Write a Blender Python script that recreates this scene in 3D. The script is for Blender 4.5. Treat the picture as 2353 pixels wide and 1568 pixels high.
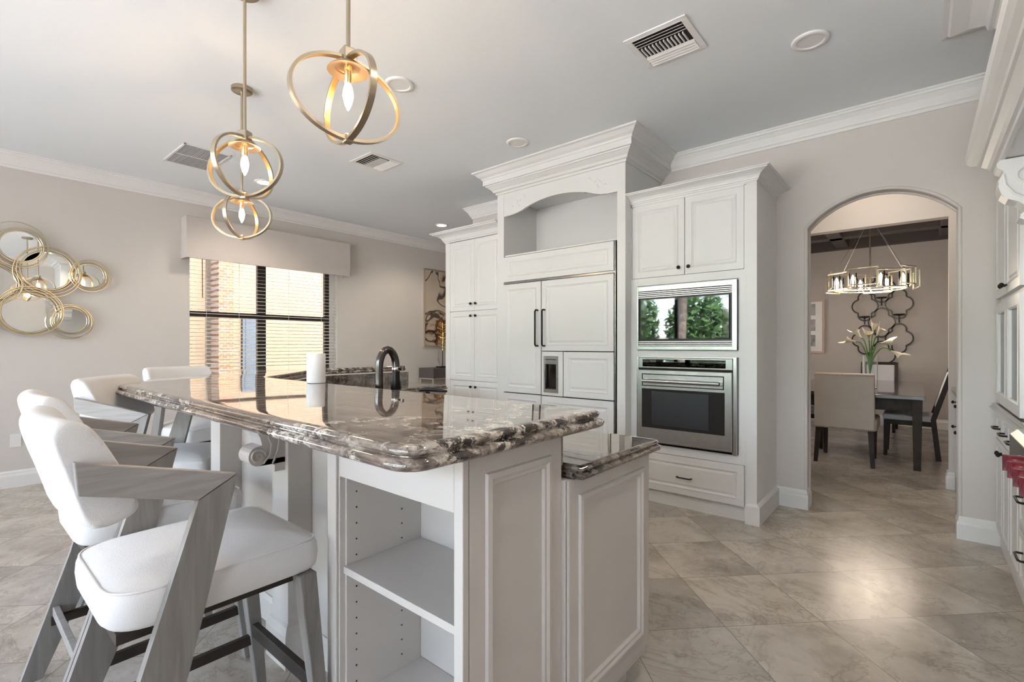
import bpy, math, random
from mathutils import Vector, Matrix
random.seed(7)
for o in list(bpy.data.objects): bpy.data.objects.remove(o)
SC = bpy.context.scene
COL = SC.collection
PI = math.pi
# ------------------------------------------------------------ camera, sky, sun, exposure
HY, FPX = 795.0, 1113.6
TH = math.radians(40.123)
cam_d = bpy.data.cameras.new('camera'); cam = bpy.data.objects.new('camera', cam_d); COL.objects.link(cam)
cam.location = (0, 0, 1.28); cam.rotation_euler = (PI/2, 0, TH)
cam_d.sensor_width = 36; cam_d.lens = 36*FPX/2353; cam_d.shift_y = (HY-784)/2353; cam_d.clip_start = .05; cam_d.clip_end = 200
SC.camera = cam
W = bpy.data.worlds.new('sky'); SC.world = W; W.use_nodes = True
nt = W.node_tree; bg = nt.nodes['Background']
sky = nt.nodes.new('ShaderNodeTexSky'); sky.sky_type = 'NISHITA'; sky.sun_disc = False
sky.sun_elevation = math.radians(50); sky.sun_rotation = math.radians(60); sky.air_density = 1.0; sky.dust_density = 1.5
bw = nt.nodes.new('ShaderNodeRGBToBW'); smx = nt.nodes.new('ShaderNodeMix'); smx.data_type = 'RGBA'; smx.inputs[0].default_value = .5   # thin bright haze greys the blue
nt.links.new(sky.outputs[0], bw.inputs[0]); nt.links.new(sky.outputs[0], smx.inputs[6]); nt.links.new(bw.outputs[0], smx.inputs[7]); nt.links.new(smx.outputs[2], bg.inputs[0]); bg.inputs[1].default_value = 1.0
sun_d = bpy.data.lights.new('sun', 'SUN'); sun = bpy.data.objects.new('sun', sun_d); COL.objects.link(sun)
sun_d.energy = 8.5; sun_d.angle = math.radians(.6); sun_d.color = (1, .96, .90)
sun.rotation_euler = Vector((.55, .12, .8)).to_track_quat('Z', 'Y').to_euler(); sun.location = (3, 2, 8)
SC.view_settings.view_transform = 'Standard'; SC.view_settings.look = 'None'
SC.view_settings.exposure = 1.85; SC.view_settings.gamma = 1; SC.view_settings.use_curve_mapping = False

# ------------------------------------------------------------ materials
MATS = {}
class NT:
    def __init__(s, name):
        s.m = bpy.data.materials.new(name); s.m.use_nodes = True; s.t = s.m.node_tree
        s.b = s.t.nodes['Principled BSDF']; MATS[name] = s.m
    def n(s, typ, **kw):
        nd = s.t.nodes.new(typ)
        for k, v in kw.items():
            if k in nd.inputs: nd.inputs[k].default_value = v
            else: setattr(nd, k, v)
        return nd
    def l(s, a, b): s.t.links.new(a, b)
    def set(s, **kw):
        for k, v in kw.items():
            k = k.replace('_', ' ')
            s.b.inputs[k].default_value = v
        return s
    def coord(s, scale=(1, 1, 1), rot=(0, 0, 0), kind='Object', loc=(0, 0, 0)):
        tc = s.n('ShaderNodeTexCoord'); mp = s.n('ShaderNodeMapping')
        mp.inputs['Scale'].default_value = scale; mp.inputs['Rotation'].default_value = rot; mp.inputs['Location'].default_value = loc
        s.l(tc.outputs[kind], mp.inputs['Vector']); return mp.outputs[0]
    def noise(s, vec, scale, detail=4, rough=.5, dist=0):
        nd = s.n('ShaderNodeTexNoise'); nd.inputs['Scale'].default_value = scale; nd.inputs['Detail'].default_value = detail
        nd.inputs['Roughness'].default_value = rough; nd.inputs['Distortion'].default_value = dist
        if vec is not None: s.l(vec, nd.inputs['Vector'])
        return nd.outputs[0]
    def ramp(s, fac, stops):
        r = s.n('ShaderNodeValToRGB'); e = r.color_ramp.elements
        while len(e) < len(stops): e.new(.5)
        for i, (p, c) in enumerate(stops):
            e[i].position = p; e[i].color = (*c, 1) if len(c) == 3 else c
        s.l(fac, r.inputs[0]); return r.outputs[0]
    def mix(s, f, a, b, mode='MIX'):
        m = s.n('ShaderNodeMix'); m.data_type = 'RGBA'; m.blend_type = mode
        for sock, v in ((m.inputs[0], f), (m.inputs[6], a), (m.inputs[7], b)):
            if hasattr(v, 'links'): s.l(v, sock)
            else: sock.default_value = v if not isinstance(v, tuple) or len(v) == 4 else (*v, 1)
        return m.outputs[2]
    def bump(s, h, strength=.1, dist=.01):
        b = s.n('ShaderNodeBump'); b.inputs['Strength'].default_value = strength; b.inputs['Distance'].default_value = dist
        s.l(h, b.inputs['Height']); s.l(b.outputs[0], s.b.inputs['Normal'])
def plain(name, col, rough=.5, metal=0, var=.04, scale=6, bump=0, bscale=60, coat=0, **kw):
    t = NT(name); v = t.coord()
    n = t.noise(v, scale, 3)
    a = tuple(max(0, c*(1-var)) for c in col); b = tuple(min(1, c*(1+var)) for c in col)
    t.l(t.ramp(n, [(.3, a), (.7, b)]), t.b.inputs['Base Color'])
    t.b.inputs['Roughness'].default_value = rough; t.b.inputs['Metallic'].default_value = metal
    t.b.inputs['Coat Weight'].default_value = coat
    if bump: t.bump(t.noise(v, bscale, 4), bump, .004)
    t.set(**kw); return t.m
def emit(name, col, strength):
    t = NT(name); t.set(Base_Color=(*col, 1), Emission_Color=(*col, 1), Emission_Strength=strength); return t.m

plain('wall_paint', (.665, .62, .585), .75, bump=.15, bscale=90, var=.015, scale=1.5)
plain('ceiling_paint', (.81, .84, .865), .85, bump=.35, bscale=14, var=.01, scale=1)
plain('dining_wall', (.50, .46, .435), .75, bump=.1, var=.015)
plain('trim_white', (.82, .81, .79), .4, var=.01)
plain('cabinet_white', (.745, .745, .73), .38, var=.012, scale=3)
plain('island_paint', (.57, .53, .495), .4, var=.02, scale=3)
plain('dark_ceiling', (.075, .062, .058), .6)
plain('steel', (.62, .61, .59), .25, 1, var=.05, scale=20)
plain('steel_bright', (.42, .42, .42), .22, 1, var=.02)
plain('chrome', (.8, .8, .8), .08, 1)
plain('black_metal', (.018, .016, .015), .35, .6)
plain('gunmetal', (.12, .11, .105), .16, 1, var=.1)
plain('brass', (.50, .425, .32), .32, 1, var=.05)
plain('brass_pale', (.55, .42, .31), .35, 1, var=.03)
plain('gold_bulb_lit', (.9, .62, .28), .28, 1, var=.05)  # pendant ring metal with the bulb's warm light in its colour
plain('gold_leaf', (.75, .5, .18), .3, 1, var=.2, scale=40)
plain('champagne', (.62, .56, .42), .28, 1, var=.08)
plain('black_glass', (.012, .013, .014), .04, 0, coat=1)
t = NT('mirror_glass'); t.set(Base_Color=(.095, .10, .105, 1), Metallic=1, Roughness=.02)
t = NT('mirror'); t.set(Base_Color=(.82, .84, .84, 1), Metallic=1, Roughness=.015)
plain('black_plastic', (.02, .02, .021), .4)
plain('white_plastic', (.8, .79, .77), .4)
plain('white_paper', (.84, .84, .83), .9, bump=.2)
plain('dark_gap', (.02, .018, .016), .8)
plain('bronze_frame', (.035, .024, .02), .45)
plain('valance_fabric', (.60, .545, .51), .9, bump=.3, bscale=300, var=.03, scale=4)
plain('beige_leather', (.52, .47, .42), .5, var=.03, bump=.1)
plain('nail_brass', (.5, .32, .2), .4, .8)
plain('seat_fabric', (.66, .64, .63), .95, bump=.25, bscale=350, var=.05, scale=3, Sheen_Weight=.3)
plain('chair_fabric', (.62, .62, .66), .9, var=.03)
plain('dark_wood', (.036, .028, .023), .5, var=.25, scale=12)
MATS['dark_wood'].node_tree.nodes['Principled BSDF'].inputs['Specular IOR Level'].default_value = .25
plain('table_wood', (.05, .044, .044), .16, var=.2, scale=10, coat=.6)
plain('console_dark', (.10, .082, .08), .5)
plain('console_leg', (.45, .37, .29), .4, .2)
plain('petal', (.82, .76, .60), .5, var=.08, scale=20)
plain('stem_green', (.10, .28, .04), .45, var=.3, scale=30)
plain('red_knob', (.15, .006, .016), .3, coat=.3)
plain('slat_white', (.80, .79, .77), .45)
plain('frame_wood', (.55, .45, .38), .5)
plain('mat_white', (.8, .79, .77), .8)
plain('photo_grey', (.34, .35, .36), .7, var=.5, scale=9)
plain('stucco', (.105, .072, .043), .9, bump=.4, bscale=40, var=.06, scale=2)
plain('stucco_trim', (.12, .105, .088), .9)
plain('patio', (.68, .665, .645), .8, var=.1)
plain('grille_grey', (.40, .40, .40), .6)
plain('dim_pane', (.04, .05, .06), .2)
plain('leaf', (.07, .15, .035), .6, var=.5, scale=3)
plain('palm_leaf', (.06, .14, .04), .5, var=.3)
plain('bark', (.22, .17, .13), .9, var=.3, scale=10, bump=.6)
plain('rubber', (.015, .015, .015), .7)
emit('bulb_warm', (1, .72, .38), 22)
emit('bulb_white', (1, .85, .66), 7)
emit('downlight_on', (1, .93, .82), 10)
# clear glass that lets light straight through
t = NT('window_glass'); t.t.nodes.remove(t.b)
tr = t.n('ShaderNodeBsdfTransparent'); gl = t.n('ShaderNodeBsdfGlossy'); gl.inputs['Roughness'].default_value = .01
fr = t.n('ShaderNodeFresnel'); fr.inputs[0].default_value = 1.45; mx = t.n('ShaderNodeMixShader')
t.l(fr.outputs[0], mx.inputs[0]); t.l(tr.outputs[0], mx.inputs[1]); t.l(gl.outputs[0], mx.inputs[2])
t.l(mx.outputs[0], t.t.nodes['Material Output'].inputs[0])
t = NT('vase_glass'); t.set(Base_Color=(.93, .96, .96, 1), Roughness=.02, Transmission_Weight=.95, IOR=1.2)
t = NT('shade_glass'); t.set(Base_Color=(.95, .93, .9, 1), Roughness=.1, Transmission_Weight=.9, IOR=1.15)
# grey washed wood
t = NT('grey_wood'); v = t.coord((14, 1.2, 14)); n = t.noise(v, 3, 6, .6, .6); v2 = t.coord((5, 5, 5)); n2 = t.noise(v2, 1.5, 3)
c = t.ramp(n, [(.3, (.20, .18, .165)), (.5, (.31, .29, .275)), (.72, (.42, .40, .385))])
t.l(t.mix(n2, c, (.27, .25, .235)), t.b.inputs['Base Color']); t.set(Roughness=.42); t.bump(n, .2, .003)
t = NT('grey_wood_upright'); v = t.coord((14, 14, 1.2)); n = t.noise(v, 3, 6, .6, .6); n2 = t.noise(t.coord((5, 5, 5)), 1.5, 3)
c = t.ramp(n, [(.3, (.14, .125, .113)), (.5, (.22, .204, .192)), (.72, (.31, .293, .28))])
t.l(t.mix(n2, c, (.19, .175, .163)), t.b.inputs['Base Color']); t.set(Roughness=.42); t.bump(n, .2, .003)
# granite
def granite(name, dark=1.0):
    t = NT(name); v = t.coord((1, 1, 1.6))
    big = t.noise(v, 3.2, 5, .6, .8); mid = t.noise(v, 19, 6, .7, .5); fine = t.noise(v, 60, 5, .7, .3)
    streak = t.noise(t.coord((1.2, 7, 3), (0, 0, .35)), 2.2, 7, .65, 1.8)
    vor = t.n('ShaderNodeTexVoronoi', feature='DISTANCE_TO_EDGE'); vor.inputs['Scale'].default_value = 22
    t.l(t.mix(.25, v, t.n('ShaderNodeTexNoise', Scale=9.0).outputs[1]), vor.inputs['Vector'])
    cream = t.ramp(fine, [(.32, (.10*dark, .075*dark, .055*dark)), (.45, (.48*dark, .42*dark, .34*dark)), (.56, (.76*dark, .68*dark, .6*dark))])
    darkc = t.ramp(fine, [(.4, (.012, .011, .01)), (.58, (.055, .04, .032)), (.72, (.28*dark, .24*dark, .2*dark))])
    m1 = t.ramp(mid, [(.48, (0, 0, 0)), (.54, (1, 1, 1))])
    c1 = t.mix(m1, darkc, cream)
    brown = t.ramp(streak, [(.3, (.05, .035, .03)), (.48, (.17, .125, .10)), (.6, (.30, .24, .20)), (.75, (.12, .09, .075))])
    m2 = t.ramp(big, [(.42, (0, 0, 0)), (.56, (1, 1, 1))])
    c2 = t.mix(m2, c1, brown)
    vein = t.ramp(vor.outputs[0], [(.0, (.25, .25, .25)), (.05, (1, 1, 1))])
    t.l(t.mix(.7, c2, vein, 'MULTIPLY'), t.b.inputs['Base Color'])
    t.set(Roughness=.045, Coat_Weight=.6, Coat_Roughness=.02, IOR=1.6); return t
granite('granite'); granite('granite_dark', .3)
# floor: polished 18 inch stone laid on the diagonal
t = NT('stone_floor'); T = .4645
v = t.coord((1, 1, 1), (0, 0, -PI/4), loc=(-.227, -.260, 0))
br = t.n('ShaderNodeTexBrick'); br.offset = 0; br.squash = 1
for k, val in (('Scale', 1.0), ('Mortar Size', .0016), ('Mortar Smooth', .1), ('Bias', 0), ('Brick Width', T), ('Row Height', T)): br.inputs[k].default_value = val
br.inputs['Color1'].default_value = (0, 0, 0, 1); br.inputs['Color2'].default_value = (1, 1, 1, 1); br.inputs['Mortar'].default_value = (.5, .5, .5, 1)
t.l(v, br.inputs['Vector'])
vo = t.coord(); off = t.n('ShaderNodeVectorMath', operation='MULTIPLY_ADD'); off.inputs[1].default_value = (7, 3, 5)
t.l(br.outputs['Color'], off.inputs[0]); t.l(vo, off.inputs[2])
cl = t.noise(off.outputs[0], 1.6, 5, .55, .9); ve = t.noise(off.outputs[0], 1.5, 9, .68, 1.3); fi = t.noise(off.outputs[0], 24, 5, .7); sp = t.noise(off.outputs[0], 5, 8, .7, .6)
base = t.ramp(cl, [(.28, (.37, .32, .275)), (.48, (.54, .48, .415)), (.72, (.65, .59, .52))])
vein = t.ramp(ve, [(.485, (1, 1, 1)), (.5, (.55, .51, .47)), (.512, (1, 1, 1))])
patch = t.ramp(sp, [(.36, (.66, .64, .61)), (.5, (1, 1, 1))])
c = t.mix(.55, base, vein, 'MULTIPLY')
c = t.mix(.6, c, patch, 'MULTIPLY')
tone = t.ramp(br.outputs['Color'], [(0, (.80, .80, .81)), (.5, (.97, .96, .95)), (1, (1.0, .98, .95))])
c = t.mix(1.0, c, tone, 'MULTIPLY')
c = t.mix(.2, c, t.ramp(fi, [(.35, (.75, .73, .7)), (.6, (1, 1, 1))]), 'MULTIPLY')
c = t.mix(br.outputs['Fac'], c, (.20, .175, .15))
t.l(c, t.b.inputs['Base Color']); t.l(t.ramp(fi, [(.3, (.2,)*3), (.8, (.3,)*3)]), t.b.inputs['Roughness'])
# abstract painting
t = NT('canvas_art'); v = t.coord(); n1 = t.noise(v, 1.25, 5, .5, 1.3); n2 = t.noise(v, 1.3, 2, .45, 1.6)
c = t.ramp(n1, [(.3, (.52, .43, .35)), (.5, (.60, .51, .42)), (.54, (.50, .38, .29)), (.56, (.09, .03, .018)), (.61, (.30, .11, .03)), (.67, (.55, .46, .38))])
ink = t.ramp(n2, [(.475, (1, 1, 1)), (.49, (.05, .03, .03)), (.505, (.05, .03, .03)), (.52, (1, 1, 1))])
t.l(t.mix(.9, c, ink, 'MULTIPLY'), t.b.inputs['Base Color']); t.set(Roughness=.5)
# brick pier outside
t = NT('brick_pier'); v = t.coord(rot=(0, PI/2, PI/2)); br = t.n('ShaderNodeTexBrick'); br.inputs['Scale'].default_value = 5
br.inputs['Color1'].default_value = (.09, .03, .01, 1); br.inputs['Color2'].default_value = (.13, .055, .02, 1); br.inputs['Mortar'].default_value = (.2, .15, .11, 1)
t.l(v, br.inputs['Vector']); t.l(br.outputs[0], t.b.inputs['Base Color']); t.set(Roughness=.9)

# ------------------------------------------------------------ mesh helpers
ORG = {}
def org_of(p):
    while p is not None:
        if p.name in ORG: return ORG[p.name]
        p = p.parent
    return Vector((0, 0, 0))
class MB:
    def __init__(s): s.v = []; s.f = []
    def add(s, vs, fs):
        b = len(s.v); s.v += [Vector(p) for p in vs]; s.f += [tuple(i+b for i in f) for f in fs]; return s
    def box(s, a, b):
        x0, y0, z0 = (min(a[i], b[i]) for i in range(3)); x1, y1, z1 = (max(a[i], b[i]) for i in range(3))
        return s.add([(x0,y0,z0),(x1,y0,z0),(x1,y1,z0),(x0,y1,z0),(x0,y0,z1),(x1,y0,z1),(x1,y1,z1),(x0,y1,z1)],
                     [(0,3,2,1),(4,5,6,7),(0,1,5,4),(1,2,6,5),(2,3,7,6),(3,0,4,7)])
    def loft(s, rings, cap=True, closed=True):
        n = len(rings[0]); vs = [p for r in rings for p in r]; fs = []
        for i in range(len(rings)-1):
            for j in range(n if closed else n-1):
                k = (j+1) % n; fs.append((i*n+j, i*n+k, (i+1)*n+k, (i+1)*n+j))
        if cap: fs.append(tuple(reversed(range(n)))); fs.append(tuple((len(rings)-1)*n+j for j in range(n)))
        return s.add(vs, fs)
    def prism(s, poly, a, b, axis='x'):
        def mk(p, t): return {'x': (t, p[0], p[1]), 'y': (p[0], t, p[1]), 'z': (p[0], p[1], t)}[axis]
        return s.loft([[mk(p, a) for p in poly], [mk(p, b) for p in poly]])
    def bar(s, p, q, w, h=None, up=(0, 0, 1)):
        h = h or w; p = Vector(p); q = Vector(q); d = (q-p).normalized(); up = Vector(up)
        if abs(d.dot(up)) > .98: up = Vector((0, 1, 0))
        a = d.cross(up).normalized()*w/2; b = a.cross(d).normalized()*h/2
        return s.loft([[c+a+b, c-a+b, c-a-b, c+a-b] for c in (p, q)])
    def taper(s, p, q, w0, w1):
        r = []
        for c, w in ((Vector(p), w0), (Vector(q), w1)):
            w /= 2; r.append([c+Vector((w, w, 0)), c+Vector((-w, w, 0)), c+Vector((-w, -w, 0)), c+Vector((w, -w, 0))])
        return s.loft(r)
    def tube(s, pts, r, n=10, closed=False, cap=True):
        pts = [Vector(p) for p in pts]; N = len(pts); rr = r if isinstance(r, (list, tuple)) else [r]*N
        up = None; rings = []
        for i, p in enumerate(pts):
            if closed: d = pts[(i+1) % N]-pts[i-1]
            else: d = pts[min(i+1, N-1)]-pts[max(i-1, 0)]
            d.normalize()
            if up is None: up = Vector((0, 0, 1)) if abs(d.z) < .9 else Vector((1, 0, 0))
            a = d.cross(up).normalized(); b = a.cross(d).normalized(); up = b
            rings.append([p+(a*math.cos(t)+b*math.sin(t))*rr[i] for t in (2*PI*k/n for k in range(n))])
        if closed: rings.append(rings[0]); cap = False
        return s.loft(rings, cap)
    def lathe(s, prof, c=(0, 0, 0), n=24, axis='z'):
        rings = []
        for r, h in prof:
            ring = []
            for k in range(n):
                t = 2*PI*k/n; x, y = r*math.cos(t), r*math.sin(t)
                p = {'z': (x, y, h), 'x': (h, x, y), 'y': (y, h, x)}[axis]
                ring.append((p[0]+c[0], p[1]+c[1], p[2]+c[2]))
            rings.append(ring)
        return s.loft(rings)
    def rings(s, O, U, V, N, w, h, prof, back):
        """rectangular slab whose front steps through (inset, depth) rings: a framed door or a raised panel"""
        O, U, V, N = map(Vector, (O, U, V, N)); R = []
        for ins, d in [(0, -back)]+prof:
            R.append([O+U*a+V*b+N*d for a, b in ((ins, ins), (w-ins, ins), (w-ins, h-ins), (ins, h-ins))])
        return s.loft(R)
    def sweep(s, path, prof, closed=False):
        """profile [(outward, z)] swept along plan path [(x, y)], mitred; outward is right of travel"""
        P = [Vector((p[0], p[1])) for p in path]; N = len(P); R = []
        for i, p in enumerate(P):
            a = (P[i]-P[i-1]) if (closed or i > 0) else (P[1]-P[0]); b = (P[(i+1) % N]-P[i]) if (closed or i < N-1) else a
            a = a.normalized(); b = b.normalized(); na = Vector((a.y, -a.x)); nb = Vector((b.y, -b.x))
            m = (na+nb); m = m/max(.15, m.dot(na)) if m.length > 1e-6 else na
            R.append([(p.x+m.x*o, p.y+m.y*o, z) for o, z in prof])
        if closed: R.append(R[0])
        return s.loft(R, cap=not closed)
    def slab(s, poly, prof):
        """polygon (counter-clockwise) lofted through (inset, z) rings"""
        R = []
        N = len(poly); P = [Vector(p) for p in poly]
        for ins, z in prof:
            ring = []
            for i, p in enumerate(P):
                a = (P[i]-P[i-1]).normalized(); b = (P[(i+1) % N]-P[i]).normalized()
                m = Vector((-a.y, a.x))+Vector((-b.y, b.x)); m = m/max(.3, m.dot(Vector((-a.y, a.x))))
                ring.append((p.x+m.x*ins, p.y+m.y*ins, z))
            R.append(ring)
        return s.loft(R)
    def dome(s, poly, prof):
        """convex polygon shrunk towards its middle through (inset, z) rings"""
        c = sum((Vector(p) for p in poly), Vector((0, 0)))/len(poly); h = max(abs(p[0]-c.x) for p in poly); k = max(abs(p[1]-c.y) for p in poly)
        return s.loft([[(c.x+(p[0]-c.x)*(1-i/h), c.y+(p[1]-c.y)*(1-i/k), z) for p in poly] for i, z in prof])
    def xf(s, M):
        s.v = [M @ p for p in s.v]; return s
    def build(s, name, mat, parent=None, bevel=0, smooth=False, seg=2):
        me = bpy.data.meshes.new(name); o_ = org_of(parent)
        me.from_pydata([p-o_ for p in s.v], [], s.f); me.update()
        import bmesh
        bm = bmesh.new(); bm.from_mesh(me); big = [f for f in bm.faces if len(f.verts) > 4]; bmesh.ops.triangulate(bm, faces=big, ngon_method='EAR_CLIP') if big else None; bmesh.ops.recalc_face_normals(bm, faces=bm.faces); bm.to_mesh(me); bm.free()
        me.materials.append(MATS[mat] if isinstance(mat, str) else mat)
        if smooth: me.polygons.foreach_set('use_smooth', [True]*len(me.polygons)); me.set_sharp_from_angle(angle=math.radians(50))
        o = bpy.data.objects.new(name, me); COL.objects.link(o); o.parent = parent
        if bevel:
            md = o.modifiers.new('bevel', 'BEVEL'); md.width = bevel; md.segments = seg; md.limit_method = 'ANGLE'; md.angle_limit = math.radians(40)
        return o
def thing(name, loc, label, cat, group=None, rz=0):
    o = bpy.data.objects.new(name, None); COL.objects.link(o); o.location = loc; o.rotation_euler = (0, 0, rz)
    o.empty_display_size = .1; ORG[o.name] = Vector(loc); return tag(o, label, cat, group)
def tag(o, label, cat, group=None):
    o['label'] = label; o['category'] = cat
    if group: o['group'] = group
    return o
def struct(o): o['kind'] = 'structure'; return o
def copy_tree(o, parent=None):
    c = o.copy(); COL.objects.link(c)
    if parent is not None: c.parent = parent
    for ch in [x for x in bpy.data.objects if x.parent == o]: copy_tree(ch, c)
    return c
def chaikin(poly, it=2):
    for _ in range(it):
        q = []
        for i, p in enumerate(poly):
            n = poly[(i+1) % len(poly)]
            q += [(p[0]*.75+n[0]*.25, p[1]*.75+n[1]*.25), (p[0]*.25+n[0]*.75, p[1]*.25+n[1]*.75)]
        poly = q
    return poly
def fillet(poly, rad, n=5):
    out = []; N = len(poly)
    for i, p in enumerate(poly):
        r = rad[i] if isinstance(rad, (list, tuple)) else rad
        p = Vector(p); a = Vector(poly[i-1])-p; b = Vector(poly[(i+1) % N])-p
        if r <= 0: out.append(tuple(p)); continue
        ang = a.angle(b)/2; d = min(r/math.tan(ang), a.length*.48, b.length*.48)
        A = p+a.normalized()*d; B = p+b.normalized()*d
        for k in range(n+1):
            t = k/n; q = A*(1-t)**2+p*2*t*(1-t)+B*t*t; out.append(tuple(q))
    return out
def point_light(name, loc, watts, col=(1, .8, .55), size=.03):
    d = bpy.data.lights.new(name, 'POINT'); d.energy = watts; d.color = col; d.shadow_soft_size = size
    o = bpy.data.objects.new(name, d); COL.objects.link(o); o.location = loc; return o
def spot_light(name, loc, watts, col=(1, .88, .72), ang=110, size=.07):
    d = bpy.data.lights.new(name, 'SPOT'); d.energy = watts; d.color = col; d.spot_size = math.radians(ang); d.spot_blend = .6; d.shadow_soft_size = size
    o = bpy.data.objects.new(name, d); COL.objects.link(o); o.location = loc; return o

# ------------------------------------------------------------ the setting
CZ = 3.02
XW, YA, XR, YB = -6.28, 4.38, 1.02, -3.3     # window wall, arch wall, range wall, garden door wall
struct(MB().box((-6.5, -3.5, -.12), (2.4, 10.1, 0)).build('floor', 'stone_floor'))
struct(MB().box((-6.5, -3.5, CZ), (2.4, 5.95, CZ+.2)).box((-6.5, 5.95, CZ), (-4.2, 10.1, CZ+.2)).build('ceiling', 'ceiling_paint'))
# window wall with its opening, and an unseen one added for more daylight
wy0, wy1, wz0, wz1 = 1.83, 3.63, .86, 2.42
m = MB().box((XW-.2, -3.5, 0), (XW, -3.1, CZ)).box((XW-.2, -.7, 0), (XW, wy0, CZ)).box((XW-.2, -3.1, 2.6), (XW, -.7, CZ)).box((XW-.2, -3.1, 0), (XW, -.7, .3)).box((XW-.2, wy1, 0), (XW, 10.1, CZ)).box((XW-.2, wy0, 0), (XW, wy1, wz0)).box((XW-.2, wy0, wz1), (XW, wy1, CZ))
struct(m.build('wall_left', 'wall_paint'))
# arch wall: pieces left and right of the arch, and the arch head
ax0, ax1, zs = -.686, .202, 2.20
m = MB().box((-4.34, YA, 0), (ax0, YA+.15, CZ)).box((ax1, YA, 0), (2.2, YA+.15, CZ))
arc = []
R = ((ax1-ax0)**2/4+.215**2)/(2*.215); cxm = (ax0+ax1)/2; czc = zs+.215-R
a0 = math.asin((ax1-ax0)/2/R)
for k in range(25):
    a = -a0+2*a0*k/24; arc.append((cxm+R*math.sin(a), czc+R*math.cos(a)))
for k in range(24):
    p, q = arc[k], arc[k+1]
    m.prism([p, q, (q[0], CZ), (p[0], CZ)], YA, YA+.15, 'y')
struct(m.build('wall_back', 'wall_paint'))
w2 = struct(MB().box((XW-.14, -1.94, .3), (XW-.08, -1.86, 2.6)).box((XW-.14, -3.1, .3), (XW-.08, -.7, .36)).box((XW-.14, -3.1, 2.54), (XW-.08, -.7, 2.6)).build('added_window', 'bronze_frame'))  # unseen window added behind the camera, brings daylight to the left side
MB().box((XW-.114, -3.08, .34), (XW-.106, -.72, 2.56)).build('window_pane', 'window_glass', w2)
# rounded plaster bead round the arch edge
path = [(ax0, YA, .14)]+[(ax0, YA, zs*k/6+.14*(1-k/6)) for k in range(1, 6)]+[(p[0], YA, p[1]) for p in arc]+[(ax1, YA, zs*(1-k/6)+.14*k/6) for k in range(1, 7)]
struct(MB().tube([(p[0], YA+.008, p[2]) for p in path], .013, 8).tube([(p[0], YA+.142, p[2]) for p in path], .013, 8).build('trim_1', 'wall_paint', smooth=True))
struct(MB().box((XR, -3.5, 0), (XR+.15, YA, CZ)).build('wall_right', 'wall_paint'))
# garden wall behind the camera: wide glazed opening
gx0, gx1, gz = -5.9, .7, 2.72
m = MB().box((-6.5, YB-.18, 0), (gx0, YB, CZ)).box((gx1, YB-.18, 0), (XR, YB, CZ)).box((gx0, YB-.18, gz), (gx1, YB, CZ))
struct(m.build('wall_front', 'wall_paint'))
m = MB(); wd = (gx1-gx0)/4
for k in range(5):
    x = gx0+wd*k; m.box((x-.035, YB-.12, 0), (x+.035, YB-.05, gz))
m.box((gx0, YB-.12, 0), (gx1, YB-.05, .06)).box((gx0, YB-.12, gz-.07), (gx1, YB-.05, gz))
d1 = struct(m.build('door_1', 'bronze_frame'))
MB().box((gx0+.03, YB-.09, .05), (gx1-.03, YB-.08, gz-.06)).build('door_glass', 'window_glass', d1)
# hall end wall, wall between hall and dining room
struct(MB().box((-6.5, 7.9, 0), (-4.2, 8.05, CZ)).build('wall_hall', 'wall_paint'))
struct(MB().box((-4.34, YA+.15, 0), (-4.2, 7.9, CZ)).build('wall_passage', 'wall_paint'))
# butler's pantry and dining room
struct(MB().box((-1.55, YA+.15, 0), (-1.42, 5.83, CZ)).build('wall_pantry_left', 'wall_paint'))
struct(MB().box((.86, YA+.15, 0), (.99, 5.83, CZ)).build('wall_pantry_right', 'wall_paint'))
hx0, hx1, hz = -.888, .194, 2.44
struct(MB().box((-3.2, 5.83, 0), (hx0, 5.95, CZ+.2)).box((hx1, 5.83, 0), (2.2, 5.95, CZ+.2)).box((hx0, 5.83, hz), (hx1, 5.95, CZ+.2)).build('wall_header', 'wall_paint'))
struct(MB().box((-3.2, 9.9, 0), (2.2, 10.1, 3.3)).build('wall_dining', 'dining_wall'))
struct(MB().box((2.0, 5.95, 0), (2.2, 9.9, 3.3)).build('wall_dining_right', 'dining_wall'))
m = MB().box((-3.2, 5.95, 0), (-3.0, 6.5, 3.3)).box((-3.2, 9.3, 0), (-3.0, 9.9, 3.3)).box((-3.2, 6.5, 0), (-3.0, 9.3, .6)).box((-3.2, 6.5, 2.4), (-3.0, 9.3, 3.3))
struct(m.build('wall_dining_left', 'dining_wall'))
w3 = struct(MB().box((-3.13, 7.87, .6), (-3.07, 7.93, 2.4)).box((-3.13, 6.5, 1.47), (-3.07, 9.3, 1.53)).build('window_2', 'bronze_frame'))
MB().box((-3.105, 6.5, .6), (-3.095, 9.3, 2.4)).build('window_pane', 'window_glass', w3)
m = MB().box((-3.2, 5.95, 3.12), (2.2, 10.1, 3.3))
for y in (6.7, 7.85, 9.0): m.box((-3.0, y-.09, 2.93), (2.0, y+.09, 3.12))
for x in (-2.2, -1.0, .3, 1.4): m.box((x-.09, 5.95, 2.93), (x+.09, 9.9, 3.12))
m.box((-3.0, 9.8, 2.9), (2.0, 9.9, 3.12)).box((-3.0, 5.95, 2.9), (2.0, 6.02, 3.12))
struct(m.build('ceiling_dining', 'dark_ceiling', bevel=.008))
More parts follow.
